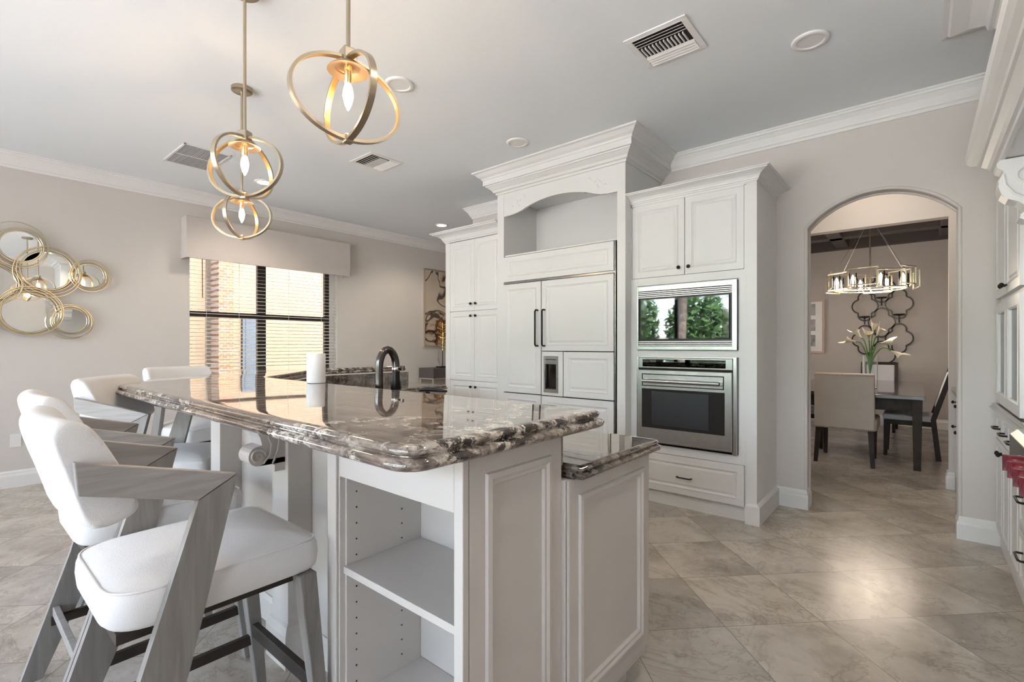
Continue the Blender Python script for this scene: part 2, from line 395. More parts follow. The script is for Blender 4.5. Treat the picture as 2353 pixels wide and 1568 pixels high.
# crown mouldings and baseboards
CR = [(0, CZ-.135), (.012, CZ-.135), (.014, CZ-.115), (.024, CZ-.108), (.026, CZ-.098), (.045, CZ-.06), (.07, CZ-.032), (.078, CZ-.03), (.08, CZ-.014), (.09, CZ-.012), (.09, CZ), (0, CZ)]
struct(MB().sweep([(XW, -3.3), (XW, 7.9)], CR).build('trim_2', 'trim_white'))
struct(MB().sweep([(-4.34, YA+.6), (-4.34, YA), (XR, YA)][::-1], [(-o, z) for o, z in CR]).build('trim_3', 'trim_white'))
struct(MB().sweep([(XR, YA), (XR, -3.3)], CR).build('trim_4', 'trim_white')) 
struct(MB().sweep([(XR, YB), (XW, YB)], CR).build('trim_5', 'trim_white'))
BB = [(0, 0), (.02, 0), (.02, .10), (.017, .115), (.012, .12), (.012, .135), (.006, .15), (0, .15)]
struct(MB().sweep([(XW, -3.3), (XW, 7.9)], BB).build('baseboard_left', 'trim_white'))
struct(MB().sweep([(-.9, YA), (ax0-.001, YA), (ax0-.001, YA+.15)][::1], BB).build('baseboard_arch_left', 'trim_white'))
struct(MB().sweep([(ax1+.001, YA+.15), (ax1+.001, YA), (.40, YA)], BB).build('baseboard_arch_right', 'trim_white'))
struct(MB().sweep([(hx1, 5.95), (hx1, 5.83), (.235, 5.83)], BB).build('baseboard_header', 'trim_white'))
struct(MB().sweep([(-3.0, 9.9), (2.0, 9.9)], BB).build('baseboard_dining', 'trim_white'))

# window: bronze frame, pane, blind, valance
fx = XW-.12
m = MB().box((fx-.03, wy0-.06, wz0), (fx+.03, wy0+.004, wz1)).box((fx-.03, 3.50, wz0), (fx+.03, 3.56, wz1)).box((fx-.03, 2.60, wz0), (fx+.03, 2.70, wz1))
m.box((fx-.03, wy0, wz0), (fx+.03, 3.56, wz0+.05)).box((fx-.03, wy0, wz1-.05), (fx+.03, 3.56, wz1)).box((fx-.035, wy0, 1.62), (fx+.035, 3.56, 1.68))
w1 = struct(m.build('window_1', 'bronze_frame', bevel=.004))
MB().box((fx-.004, wy0+.03, wz0+.03), (fx+.004, 3.53, wz1-.03)).build('window_pane', 'window_glass', w1)
struct(MB().box((XW-.2, wy0, wz0-.02), (XW+.015, wy1, wz0)).box((XW-.19, 3.56, wz0), (XW-.09, wy1, wz1)).build('trim_6', 'trim_white'))
bl = thing('window_blind', (XW-.03, 2.7, wz0), 'white horizontal slat blind hanging open in the window', 'blind')
m = MB(); z = wz0+.035
while z < 2.36:
    m.add([(XW-.055, wy0+.012, z+.004), (XW-.009, wy0+.012, z-.003), (XW-.009, wy1-.012, z-.003), (XW-.055, wy1-.012, z+.004),
           (XW-.055, wy0+.012, z+.007), (XW-.009, wy0+.012, z), (XW-.009, wy1-.012, z), (XW-.055, wy1-.012, z+.007)],
          [(0,1,2,3),(7,6,5,4),(0,4,5,1),(1,5,6,2),(2,6,7,3),(3,7,4,0)]); z += .0445
m.build('slats', 'slat_white', bl)
MB().box((XW-.06, wy0+.01, wz0+.002), (XW-.005, wy1-.01, wz0+.02)).build('bottom_rail', 'slat_white', bl, bevel=.004)
MB().box((XW-.06, wy0+.01, 2.37), (XW-.002, wy1-.01, wz1)).build('head_rail', 'slat_white', bl)
m = MB()
for y in (2.0, 2.35, 2.95, 3.4): m.box((XW-.009, y-.0015, wz0+.01), (XW-.007, y+.0015, 2.37))
m.build('ladder_cord', 'slat_white', bl)
MB().tube([(XW-.001, 1.955, 2.37), (XW+.002, 1.957, 1.83)], .004, 6).build('tilt_wand', 'bronze_frame', bl)
va = thing('valance', (-6.19, 2.73, 2.25), 'upholstered beige box valance above the window blind', 'valance')
m = MB().box((-6.115, 1.745, 2.247), (-6.10, 3.728, 2.705)).box((XW, 1.745, 2.247), (-6.115, 1.76, 2.705)).box((XW, 3.713, 2.247), (-6.115, 3.728, 2.705)).box((XW, 1.76, 2.69), (-6.115, 3.713, 2.705))
m.build('valance_box', 'valance_fabric', va, bevel=.006)
m = MB().box((-6.10, 1.745, 2.247), (-6.094, 3.728, 2.256)).box((-6.10, 1.745, 2.696), (-6.094, 3.728, 2.705))
m.build('welt', 'valance_fabric', va, bevel=.003)

# ------------------------------------------------------------ outdoors
def bush(cx, cy, r, h, lab, name='garden_bush', n=260, mat='leaf'):
    b = thing(name, (cx, cy, 0), lab, 'bush'); rnd = random.Random(int(cx*31+cy*17)); m = MB()
    for _ in range(n):
        a = rnd.uniform(0, 2*PI); q = r*math.sqrt(rnd.uniform(.05, 1)); zz = rnd.uniform(.05, 1)*h*(1-.35*(q/r)**2)
        p = Vector((cx+q*math.cos(a), cy+q*math.sin(a), zz)); s = rnd.uniform(.10, .22)
        d = Vector((rnd.uniform(-1, 1), rnd.uniform(-1, 1), rnd.uniform(-.5, 1))).normalized(); e = d.cross(Vector((rnd.random(), rnd.random(), 1))).normalized()
        m.add([p-d*s, p+e*s*.45, p+d*s, p-e*s*.45], [(0, 1, 2, 3)])
    m.build('foliage', mat, b); MB().tube([(cx, cy, 0), (cx, cy, h*.6)], .05, 6).build('stem', 'bark', b)
nb = thing('neighbouring_house', (-10, 3, -.1), 'sunlit peach stucco house wall seen through the window blind', 'house')
MB().box((-10.3, -4, -.1), (-10, 14, 4.6)).build('wall', 'stucco', nb)
m = MB().box((-10, 1.6, -.1), (-9.9, 2.75, 4.6)); m.build('wall_panel', 'stucco_trim', nb)
MB().box((-10, 3.25, -.1), (-9.6, 3.5, 4.6)).build('brick_pier', 'brick_pier', nb)
fm = MB().box((-10, 3.78, .7), (-9.94, 4.12, 1.9)).build('window', 'dim_pane', nb)
MB().box((-9.95, 3.83, .76), (-9.93, 4.07, 1.84)).build('pane', 'dim_pane', fm)
struct(MB().box((-30, -30, -.2), (-6.5, 20, -.12)).box((-6.5, -30, -.2), (10, -3.5, -.12)).box((-6.5, 10.1, -.2), (10, 20, -.12)).box((2.4, -3.5, -.2), (10, 10.1, -.12)).box((-6.5, -3.5, -.2), (2.4, 10.1, -.13)).build('ground', 'patio'))
for i, (yy, hh) in enumerate(((1.4, .7), (3.2, .55), (4.6, .75))):
    bush(-8.9, yy, .55, hh, ['low hedge clump by the pale panel outside the window', 'low hedge clump before the brick pier outside', 'low hedge clump under the neighbour window'][i], n=160)
for i, (x, y, r, h) in enumerate(((-6.9, -12.4, 1.25, 3.7), (-3.9, -12.6, 1.25, 4.2), (-.9, -12.2, 1.25, 3.3), (2.1, -12.4, 1.25, 4.0), (-9.9, -12.4, 1.25, 4.4))):
    bush(x, y, r, h, ['dense green garden shrub left of the palm', 'tall green shrub behind the palm trunk', 'rounded green shrub facing the glass door middle', 'tall green shrub at the garden right', 'very tall green shrub at the garden far left'][i], n=2600)
pt = thing('palm_tree', (-6.1, -8.6, -.12), 'palm tree in the garden reflected in the microwave door', 'tree')
MB().tube([(-6.1, -8.6, -.12), (-6.15, -8.6, 1.6), (-6.05, -8.6, 3.6)], [.2, .17, .14], 10).build('trunk', 'bark', pt, smooth=True)
m = MB()
for k in range(16):
    a = 2*PI*k/16; L = 2.0; rise = .6 if k % 2 else 1.1
    for j in range(14):
        t = j/14; c = Vector((-6.05+math.cos(a)*L*t, -8.6+math.sin(a)*L*t, 3.6+rise*t*1.6-2.2*t*t*1.0)); s = Vector((-math.sin(a), math.cos(a), -.5))
        for sg in (-1, 1):
            tip = c+Vector((s.x*sg, s.y*sg, -.7))*.42*(1-t*.5); w = Vector((math.cos(a), math.sin(a), 0))*.03
            m.add([c-w, c+w, tip], [(0, 1, 2)])
m.build('fronds', 'palm_leaf', pt)

# ------------------------------------------------------------ cabinetry helpers
DOORP = [(.0, 0), (.048, 0), (.052, .003), (.056, .0), (.066, -.006), (.072, -.006), (.084, -.001)]
DOORP_S = [(.0, 0), (.035, 0), (.038, .003), (.042, .0), (.05, -.006), (.055, -.006), (.064, -.001)]
def door_y(x0, x1, z0, z1, y, mat, parent, name='door', prof=DOORP, g=.0015, th=.02):
    """door in a plane y=const facing the kitchen (-y)"""
    return MB().rings((x0+g, y, z0+g), (1, 0, 0), (0, 0, 1), (0, -1, 0), x1-x0-2*g, z1-z0-2*g, prof, th).build(name, mat, parent)
def door_x(y0, y1, z0, z1, x, mat, parent, name='door', prof=DOORP, g=.0015, th=.02, sgn=-1):
    return MB().rings((x, y0+g, z0+g), (0, 1, 0), (0, 0, 1), (sgn, 0, 0), y1-y0-2*g, z1-z0-2*g, prof, th).build(name, mat, parent)
def knob(c, parent, d=(0, -1, 0), name='knob', r=.015):
    prof = [(.005, 0), (.005, .012), (r*.8, .016), (r, .022), (r*.85, .029), (r*.3, .033)]
    m = MB().lathe(prof, n=12)
    q = Vector((0, 0, 1)).rotation_difference(Vector(d)).to_matrix().to_4x4(); m.xf(Matrix.Translation(c) @ q)
    return m.build(name, 'black_metal', parent, smooth=True)
def pull(a, b, out, parent, r=.0055, name='pull'):
    a, b, o = Vector(a), Vector(b), Vector(out)
    e = (b-a).normalized()*.012
    return MB().tube([a, a+o*.75, a+o+e, b+o-e, b+o*.75, b], r, 8).build(name, 'black_metal', parent, smooth=True)
def crown(x0, x1, y_face, y_wall, z0, z1, proj, mat, parent, left=True, right=True, name='crown_moulding', big=False):
    h = z1-z0
    pr = [(-.01, z0), (.008, z0), (.01, z0+.12*h), (.018, z0+.14*h), (.2*proj, z0+.3*h), (.3*proj, z0+.5*h), (.5*proj, z0+.66*h), (.8*proj, z0+.78*h), (.86*proj, z0+.8*h), (.88*proj, z0+.88*h), (proj, z0+.9*h), (proj, z1), (-.01, z1)]
    path = []
    if left: path.append((x0, y_wall))
    path += [(x0, y_face), (x1, y_face)]
    if right: path.append((x1, y_wall))
    return MB().sweep(path, pr).build(name, mat, parent)

# ------------------------------------------------------------ pantry cabinet
WH = 'cabinet_white'
YP = 3.76
pc = thing('pantry_cabinet', (-3.72, YP, 0), 'tall white pantry cabinet with paired doors left of the refrigerator', 'cabinet', 'white cabinetry')
MB().box((-4.165, YP+.02, .1), (-3.285, YA, 2.45)).box((-4.12, YP+.06, 0), (-3.285, YA, .1)).box((-4.165, YP, .1), (-4.09, YP+.02, 2.45)).build('body', WH, pc, bevel=.002)
xs = [-4.088, -3.703, -3.318]
for i in range(2):
    for (z0, z1, kz) in ((1.665, 2.443, 1.74), (.898, 1.662, 1.607), (.12, .895, .832)):
        dd = door_y(xs[i], xs[i+1], z0, z1, YP, WH, pc)
        knob((-3.745 if i == 0 else -3.672, YP, kz), dd)
crown(-4.165, -3.285, YP, YA, 2.45, 2.56, .13, WH, pc, right=False)
# ------------------------------------------------------------ refrigerator surround and refrigerator
YF = 3.66
fs = thing('refrigerator_surround', (-2.57, YF, 0), 'white cabinet surround with arched niche and stepped cornice reaching the ceiling', 'cabinet', 'white cabinetry')
MB().box((-3.278, YF, 0), (-3.192, YA, 2.86)).box((-1.938, YF, 0), (-1.861, YA, 2.86)).box((-3.192, 4.2, 2.0), (-1.938, YA, 2.86)).box((-3.192, YF+.02, 2.17), (-1.938, YA, 2.185)).box((-3.192, YF+.02, 2.76), (-1.938, YA, 2.86)).build('body', WH, fs, bevel=.002)
ap = [(-3.192, 2.82), (-3.192, 2.572), (-3.12, 2.574), (-3.03, 2.585), (-2.97, 2.598)]
for k in range(1, 16):
    t = k/16; ap.append((-2.97+.81*t, 2.598+.072*math.sin(PI*t)**.8))
ap += [(-2.16, 2.598), (-2.10, 2.58), (-2.03, 2.572), (-1.938, 2.572), (-1.938, 2.82)]
ap_o = MB()
for i in range(1, len(ap)-2):
    p, q = ap[i], ap[i+1]; ap_o.prism([p, q, (q[0], 2.82), (p[0], 2.82)], YF+.004, YF+.024, 'y')
va_ = ap_o.build('arched_apron', WH, fs)
m = MB()
for cx, sg in ((-3.02, 1), (-2.09, -1)):
    for (px, pz, L, an) in ((0, .70-.02, .05, .9), (.05, .72-.02, .03, 2.2), (-.05, .67-.02, .04, 1.8), (.09, .735-.02, .04, .6), (.02, .66-.02, .03, .4)):
        c = Vector((cx+px*sg, YF+.003, 2.0+pz)); pts = [c+Vector((math.cos(an+sg*u*1.6)*L*u*sg, 0, math.sin(an+u*1.2)*L*u)) for u in (0, .3, .6, .9)]
        m.tube(pts, .003, 5)
m.build('carved_scrolls', WH, fs)
H0 = 2.80
pr = [(-.01, H0), (.012, H0), (.014, H0+.02), (.03, H0+.025), (.04, H0+.045), (.075, H0+.075), (.085, H0+.08), (.088, H0+.09), (.105, H0+.09), (.105, H0+.142), (.112, H0+.145), (.118, H0+.16), (.14, H0+.175), (.165, H0+.20), (.172, H0+.203), (.185, H0+.207), (.187, CZ), (-.01, CZ)]
MB().sweep([(-3.278, YA), (-3.278, YF), (-1.861, YF), (-1.861, YA)], pr).build('cornice', WH, fs)
MB().lathe([(.022, 2.76), (.022, 2.70), (.018, 2.695), (.005, 2.695)], (-2.36, 3.86, 0), 16).build('niche_spotlight', 'black_metal', fs, smooth=True)
rf = thing('refrigerator', (-2.57, YF, 0), 'panelled white built-in refrigerator with black handles and a dispenser', 'refrigerator')
MB().box((-3.188, YF+.03, .1), (-1.94, 4.19, 2.165)).build('body', 'dark_gap', rf)
MB().box((-3.188, YF+.06, 0), (-1.94, YF+.2, .1)).build('toe_grille', 'steel', rf)
FP = [(0, 0), (.05, 0), (.054, .003), (.058, 0), (.07, -.006), (.078, -.006), (.092, -.001)]
door_y(-3.19, -1.962, 1.912, 2.16, YF-.012, WH, rf, 'grille_panel', FP, th=.03)
MB().box((-3.19, YF-.004, 1.893), (-1.945, YF+.03, 1.910)).box((-1.956, YF-.006, .12), (-1.948, YF+.03, 2.165)).build('steel_trim', 'steel_bright', rf)
fd = door_y(-3.19, -2.72, .822, 1.888, YF-.012, WH, rf, 'freezer_door', FP, th=.03)
pull((-2.757, YF-.012, 1.615), (-2.757, YF-.012, 1.28), (0, -.045, 0), fd, .008, 'door_handle')
door_y(-3.19, -2.72, .14, .815, YF-.012, WH, rf, 'lower_panel', FP, th=.03)
fr_ = door_y(-2.712, -1.962, 1.232, 1.888, YF-.012, WH, rf, 'door', FP, th=.03)
pull((-2.675, YF-.012, 1.615), (-2.675, YF-.012, 1.28), (0, -.045, 0), fr_, .008, 'door_handle')
door_y(-2.466, -1.962, .82, 1.226, YF-.012, WH, rf, 'small_panel', FP, th=.03)
door_y(-2.712, -1.962, .14, .812, YF-.012, WH, rf, 'lower_panel', FP, th=.03)
m = MB().box((-2.71, YF-.012, .82), (-2.474, YF+.018, .847)).box((-2.71, YF-.012, 1.187), (-2.474, YF+.018, 1.226)).box((-2.71, YF-.012, .847), (-2.685, YF+.018, 1.187)).box((-2.52, YF-.012, .847), (-2.474, YF+.018, 1.187))
dp = m.build('dispenser_surround', WH, rf)
m = MB().box((-2.685, YF-.018, .847), (-2.668, YF+.01, 1.187)).box((-2.545, YF-.018, .847), (-2.52, YF+.01, 1.187)).box((-2.668, YF-.018, 1.155), (-2.545, YF+.01, 1.187)).box((-2.668, YF-.018, .847), (-2.545, YF+.01, .88)).box((-2.668, YF-.008, 1.11), (-2.545, YF+.01, 1.15))
dq = m.build('dispenser', 'steel', rf, bevel=.002)
MB().box((-2.668, YF+.022, .88), (-2.545, YF+.028, 1.155)).box((-2.668, YF-.005, .88), (-2.545, YF+.02, .892)).build('dispenser_well', 'gunmetal', dq)

# ------------------------------------------------------------ oven cabinet, microwave, wall oven
oc = thing('oven_cabinet', (-1.37, YP, 0), 'tall white cabinet holding the microwave and wall oven', 'cabinet', 'white cabinetry')
m = MB().box((-.962, YP, .105), (-.89, YA, 2.47)).box((-1.86, YP+.02, .105), (-.962, YA, 2.47)).box((-1.86, YP, 1.775), (-.962, YP+.02, 1.835)).box((-1.86, YP, 1.195), (-.962, YP+.02, 1.24))
m.box((-1.86, YP, .415), (-.962, YP+.02, .48)).box((-1.86, YP-.0008, .416), (-1.80, YP+.019, 1.834)).box((-1.01, YP-.0008, .416), (-.962, YP+.019, 1.834)).box((-1.86, YP, 2.44), (-.962, YP+.02, 2.47)).box((-1.86, YP, 1.83), (-1.853, YP+.02, 2.47)).box((-.975, YP, 1.83), (-.962, YP+.02, 2.45))
m.box((-1.86, YP+.03, 0), (-.96, YA, .105))
m.build('body', WH, oc)
for i, (a, b, kx) in enumerate(((-1.85, -1.408, -1.45), (-1.405, -.976, -1.372))):
    dd = door_y(a, b, 1.838, 2.44, YP, WH, oc); knob((kx, YP, 1.895), dd)
dr = door_y(-1.845, -.974, .112, .413, YP, WH, oc, 'drawer', DOORP); pull((-1.465, YP, .25), (-1.355, YP, .25), (0, -.028, 0), dr)
crown(-1.862, -.89, YP, YA, 2.46, 2.535, .10, WH, oc, left=False)
MB().sweep([(-.965, YP+.01), (-.965, YP-.02), (-.89+.022, YP-.02), (-.89+.022, YA)], [(-.03, 0), (0, 0), (0, .13), (-.022, .15), (-.03, .15)]).build('plinth', WH, oc)
mw = thing('microwave', (-1.405, YP, 1.25), 'built-in microwave with mirrored glass door and steel louvre trim', 'microwave')
x0, x1, z0, z1 = -1.795, -1.017, 1.248, 1.765
m = MB().box((x0, YP-.022, z0), (x1, YP+.03, z0+.03)).box((x0, YP-.022, z1-.04), (x1, YP+.03, z1)).box((x1-.035, YP-.024, z0-.001), (x1+.0005, YP+.029, z1+.001)).box((x0-.0005, YP-.024, z0-.001), (x0+.012, YP+.029, z1+.001))
m.build('trim_frame', 'steel_bright', mw, bevel=.002)
m = MB()
for zz in (1.285, 1.299, 1.313, 1.674, 1.688, 1.702, 1.716): m.box((x0+.012, YP-.02, zz-.0035), (x1-.035, YP-.004, zz+.0035))
m.build('louvres', 'steel', mw, bevel=.001)
MB().box((x0+.012, YP-.004, z0+.03), (x1-.035, YP+.03, z1-.04)).build('case', 'black_plastic', mw)
dd = MB().box((x0+.03, YP-.02, 1.333), (x1-.055, YP-.006, 1.658)).build('door', 'black_glass', mw, bevel=.002)
MB().box((x0+.085, YP-.0225, 1.345), (x1-.10, YP-.0205, 1.642)).build('door_window', 'mirror_glass', dd)
MB().box((x1-.185, YP-.0245, 1.345), (x1-.19, YP-.0225, 1.642)).build('control_seam', 'black_glass', dd)
ov = thing('built_in_oven', (-1.405, YP, .49), 'stainless steel wall oven with bar handle and dark window', 'oven')
m = MB().box((x0-.0005, YP-.032, .481), (x0+.018, YP+.029, 1.196)).box((x1-.025, YP-.032, .481), (x1+.0005, YP+.029, 1.196)).box((x0, YP-.03, .482), (x1, YP+.03, .505)).box((x0, YP-.03, 1.185), (x1, YP+.03, 1.195))
m.build('frame', 'steel', ov, bevel=.002)
MB().box((x0+.018, YP-.01, .505), (x1-.025, YP+.03, 1.185)).build('case', 'dark_gap', ov)
cp = MB().box((x0+.02, YP-.035, 1.10), (x1-.027, YP-.008, 1.183)).build('control_panel', 'steel_bright', ov, bevel=.003)
MB().box((x0+.055, YP-.037, 1.112), (x1-.075, YP-.034, 1.172)).build('display_glass', 'mirror_glass', cp)
dx0, dx1 = x0+.02, x1-.027
d = MB().rings((dx0, YP-.045, .51), (1, 0, 0), (0, 0, 1), (0, -1, 0), dx1-dx0, .575, [(0, 0), (.004, .004)], .035).build('door', 'steel', ov)
MB().box((dx0+.035, YP-.0525, .62), (dx1-.05, YP-.048, .935)).build('door_window', 'black_glass', d, bevel=.002)
MB().box((dx0+.12, YP-.0535, .645), (dx1-.165, YP-.0522, .915)).build('window_screen', 'gunmetal' if False else 'black_plastic', d)
MB().rings((dx0+.035, YP-.049, .955), (1, 0, 0), (0, 0, 1), (0, -1, 0), dx1-dx0-.09, .10, [(0, 0), (.003, .002), (.007, .002), (.009, -.004)], .002).build('handle_recess', 'black_metal', d)
m = MB().tube([(dx0+.06, YP-.095, 1.0), (dx1-.075, YP-.095, 1.0)], .016, 14)
m.box((dx0+.06, YP-.095, .988), (dx0+.085, YP-.045, 1.012)).box((dx1-.10, YP-.095, .988), (dx1-.075, YP-.045, 1.012))
m.build('handle', 'steel_bright', d, smooth=True)
MB().box((x0+.03, YP-.03, .487), (x1-.03, YP-.024, .50)).build('vent_slot', 'dark_gap', ov)

# ------------------------------------------------------------ island
IP = 'island_paint'
isl = thing('kitchen_island', (-1.9, 1.2, 0), 'grey-beige raised kitchen island base with open end shelves', 'kitchen island')
zt = 1.018
# bookshelf end, raised bar cabinet
m = MB().box((-1.42, .8, 0), (-1.37, 1.16, zt)).box((-.857, .82, 0), (-.83, 1.21, zt)).box((-.857, .8, 0), (-.826, .82, zt)).box((-1.37, .8, .877), (-.857, .82, zt)).box((-1.37, .8, 0), (-.857, .82, .13)).box((-1.37, 1.114, .13), (-.857, 1.21, zt)).box((-1.37, .82, 0), (-.857, 1.114, .15))
m.box((-1.37, .82, .98), (-.857, 1.114, zt)).box((-1.372, .82, .15), (-1.364, 1.114, .98))
m.build('bookcase', IP, isl, bevel=.002)
MB().box((-1.425, .79, 0), (-1.375, .80, zt)).build('pilaster', IP, isl, bevel=.003)
for z in (.586,): MB().box((-1.364, .81, z-.01), (-.857, 1.112, z+.012)).build('shelf', IP, isl, bevel=.001)
MB().box((-1.364, .81, .15), (-.857, 1.112, .172)).build('shelf', IP, isl, bevel=.001)
m = MB()
for y in (.855, 1.03):
    for k in range(14):
        z = .22+k*.05
        if abs(z-.586) > .03: m.lathe([(.0028, -1.3638), (.0028, -1.3628)], (0, y, z), 8, 'x')
m.build('peg_holes', 'dark_gap', isl)
# knee wall behind the stools, with posts and recessed panels, following the angled bar
inner = [(-.83, 1.21), (-3.10, 1.21), (-3.98, 2.09), (-3.98, 3.05)]
kw = [(-1.42, 1.0), (-2.80, 1.0), (-2.90, 1.10), (-3.12, 1.10), (-4.09, 2.06), (-4.09, 3.05), (-3.98, 3.05), (-3.98, 2.14), (-3.07, 1.21), (-1.42, 1.21)]
MB().prism(kw, 0, zt, 'z').build('knee_wall', IP, isl)
def post(x0, x1, withcorbel):
    MB().box((x0, .9, 0), (x1, 1.0, zt)).build('post', IP, isl, bevel=.002)
    MB().sweep([(x0, 1.0), (x0, .9), (x1, .9), (x1, 1.0)], [(-.01, 0), (.018, 0), (.018, .13), (.01, .16), (0, .17), (-.01, .17)]).build('post_plinth', IP, isl)
post(-2.066, -1.925, True); post(-2.768, -2.644, True)
MB().sweep([(-3.98, 3.05), (-4.09, 3.05), (-4.09, 2.06), (-3.12, 1.10), (-2.90, 1.10), (-2.80, 1.0), (-1.42, 1.0)], [(-.01, 0), (.014, 0), (.014, .10), (.006, .12), (-.01, .12)]).build('base_moulding', IP, isl)
# scroll corbels under the bar, one on each post
def corbel(x0, x1):
    pts = []
    P0 = [(.9, zt), (.745, zt), (.747, zt-.02), (.765, zt-.04), (.79, zt-.065), (.805, zt-.095), (.812, zt-.125)]
    c = Vector((.80, zt-.165))
    for k in range(13): a = PI*.5+k*PI*1.35/12; P0.append((c.x+.036*math.cos(a)-.002, c.y+.038*math.sin(a)))
    P0 += [(.845, zt-.195), (.86, zt-.21), (.86, zt-.235), (.9, zt-.24)]
    b = MB()
    for i in range(1, len(P0)-2):
        p, q = P0[i], P0[i+1]; b.prism([p, q, (.9, q[1]), (.9, p[1])], x0, x1, 'x')
    co = b.build('corbel', IP, isl, smooth=False)
    m = MB()
    for xx in (x0-.004, x1+.004):
        m = MB()
        sp = [Vector((xx, .795+.030*(1-k/26)*math.cos(k*.45), zt-.165+.030*(1-k/26)*math.sin(k*.45))) for k in range(24)]
        m.tube(sp, .004, 6)
        m.tube([(xx, .76, zt-.02), (xx, .80, zt-.05), (xx, .83, zt-.085), (xx, .845, zt-.125), (xx, .838, zt-.165), (xx, .815, zt-.195)], .0035, 6)
        m.tube([(xx, .87, zt-.02), (xx, .878, zt-.09), (xx, .87, zt-.15), (xx, .85, zt-.20)], .004, 6)
        m.build('scroll_carving', IP, co, smooth=True)
corbel(-2.045, -1.95)
# end panels facing the aisle
PANP = [(0, 0), (.055, 0), (.058, .008), (.072, .010), (.080, .004), (.088, .004), (.094, -.006), (.1, -.006)]
MB().rings((-.826, .822, .12), (0, 1, 0), (0, 0, 1), (1, 0, 0), .388, zt-.12, PANP, .01).build('end_panel', IP, isl)
MB().box((-1.2, .80, 0), (-.835, 1.21, .12)).build('toe_board', IP, isl)
# lower cabinets with sink counter
m = MB().box((-2.95, 1.21, .1), (-.812, 1.765, .875)).box((-2.95, 1.22, 0), (-.86, 1.70, .1)).prism([(-2.95, 1.21), (-2.95, 1.765), (-3.42, 2.24), (-3.42, 3.05), (-3.98, 3.05), (-3.98, 2.14), (-3.06, 1.21)], .1, .875, 'z')
m.build('lower_cabinet', IP, isl, bevel=.002)
MB().rings((-.80, 1.215, .14), (0, 1, 0), (0, 0, 1), (1, 0, 0), .552, .735, [(0, 0), (.05, 0), (.053, .008), (.066, .010), (.074, .004), (.082, .004), (.088, -.006), (.094, -.006)], .01).build('end_panel', IP, isl)
xs = [-2.93, -2.4, -1.87, -1.34, -.81]
for i in range(4):
    MB().rings((xs[i+1]-.003, 1.767, .13), (-1, 0, 0), (0, 0, 1), (0, 1, 0), .524, .73, DOORP, .01).build('door', IP, isl)
bt = thing('bar_countertop', (-2.4, 1.03, zt), 'thick polished brown and cream granite bar top with double ogee edge', 'countertop')
out = [(-.775, .60), (-.775, 1.425), (-3.37, 1.445), (-4.14, 2.215), (-4.14, 3.22), (-4.80, 3.22), (-4.80, 2.02), (-3.92, 1.16), (-3.66, .74), (-3.32, .615)]
out = fillet(out, [.09, .07, .12, .12, .09, .1, .2, .2, .12, .2], 5)
zb = zt
BP = [(.03, zb), (.012, zb), (.003, zb+.006), (0, zb+.014), (.004, zb+.022), (.014, zb+.026), (.024, zb+.027), (.024, zb+.03), (.018, zb+.034), (.016, zb+.041), (.02, zb+.048), (.03, zb+.052), (.05, zb+.053)]
MB().slab(out, BP).build('slab', 'granite', bt, smooth=True)
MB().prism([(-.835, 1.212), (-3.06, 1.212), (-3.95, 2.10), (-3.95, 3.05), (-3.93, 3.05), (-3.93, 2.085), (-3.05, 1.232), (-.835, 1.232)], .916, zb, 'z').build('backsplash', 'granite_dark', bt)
ct = thing('sink_counter', (-2.0, 1.5, .876), 'lower polished dark granite counter behind the raised bar', 'countertop')
out2 = [(-.765, 1.234), (-.765, 1.835), (-2.92, 1.835), (-3.36, 2.27), (-3.36, 3.08), (-3.925, 3.08), (-3.925, 2.09), (-3.055, 1.234)]
zc = .876
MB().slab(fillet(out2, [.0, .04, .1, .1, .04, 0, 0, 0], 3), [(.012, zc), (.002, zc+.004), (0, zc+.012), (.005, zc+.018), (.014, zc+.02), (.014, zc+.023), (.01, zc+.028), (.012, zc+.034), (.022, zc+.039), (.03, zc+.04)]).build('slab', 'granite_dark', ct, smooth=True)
# faucet, soap pump, paper roll
fa = thing('kitchen_faucet', (-2.178, 1.50, .916), 'dark gunmetal arched kitchen faucet rising behind the bar', 'faucet')
bx, by = -2.178, 1.50
dv = Vector((math.sin(math.radians(10)), math.cos(math.radians(10)), 0))
pts = [(bx, by, .93), (bx, by, 1.12)]
rr = .048
for k in range(13):
    a = PI-PI*k/12; c = Vector((bx, by, 1.165))+dv*rr
    pts.append(c+dv*rr*math.cos(a)+Vector((0, 0, .094*math.sin(a))))
pts.append(Vector((bx, by, 1.13))+dv*2*rr)
MB().tube(pts, .0205, 14).build('spout', 'gunmetal', fa, smooth=True)
MB().lathe([(.033, .917), (.033, .93), (.022, .94), (.022, .98), (.019, .985)], (bx, by, 0), 18).build('base', 'gunmetal', fa, smooth=True)
e = Vector((bx, by, 0))+dv*2*rr
MB().lathe([(.018, 1.16), (.021, 1.14), (.022, 1.10), (.03, 1.05), (.028, 1.045), (.01, 1.045)], tuple(e), 18).build('spray_head', 'black_metal', fa, smooth=True)
MB().lathe([(.0195, 1.168), (.023, 1.16), (.023, 1.15), (.0195, 1.142)], tuple(e), 18).build('collar', 'chrome', fa, smooth=True)
MB().tube([e+Vector((0, .0, 1.155)), e+Vector((.05, .012, 1.157))], .008, 8).tube([e+Vector((.045, .012, 1.172)), e+Vector((.045, .012, 1.15))], .01, 8).build('lever', 'gunmetal', fa, smooth=True)
sd = thing('soap_dispenser', (-1.93, 1.62, .916), 'small black soap pump whose spout shows above the bar edge', 'soap dispenser')
MB().lathe([(.022, .917), (.022, .925), (.012, .93), (.012, 1.045)], (-1.93, 1.62, 0), 14).build('post', 'black_metal', sd, smooth=True)
MB().tube([(-1.97, 1.60, 1.052), (-1.93, 1.62, 1.058), (-1.83, 1.66, 1.05)], [.008, .012, .006], 8).build('spout', 'black_metal', sd, smooth=True)
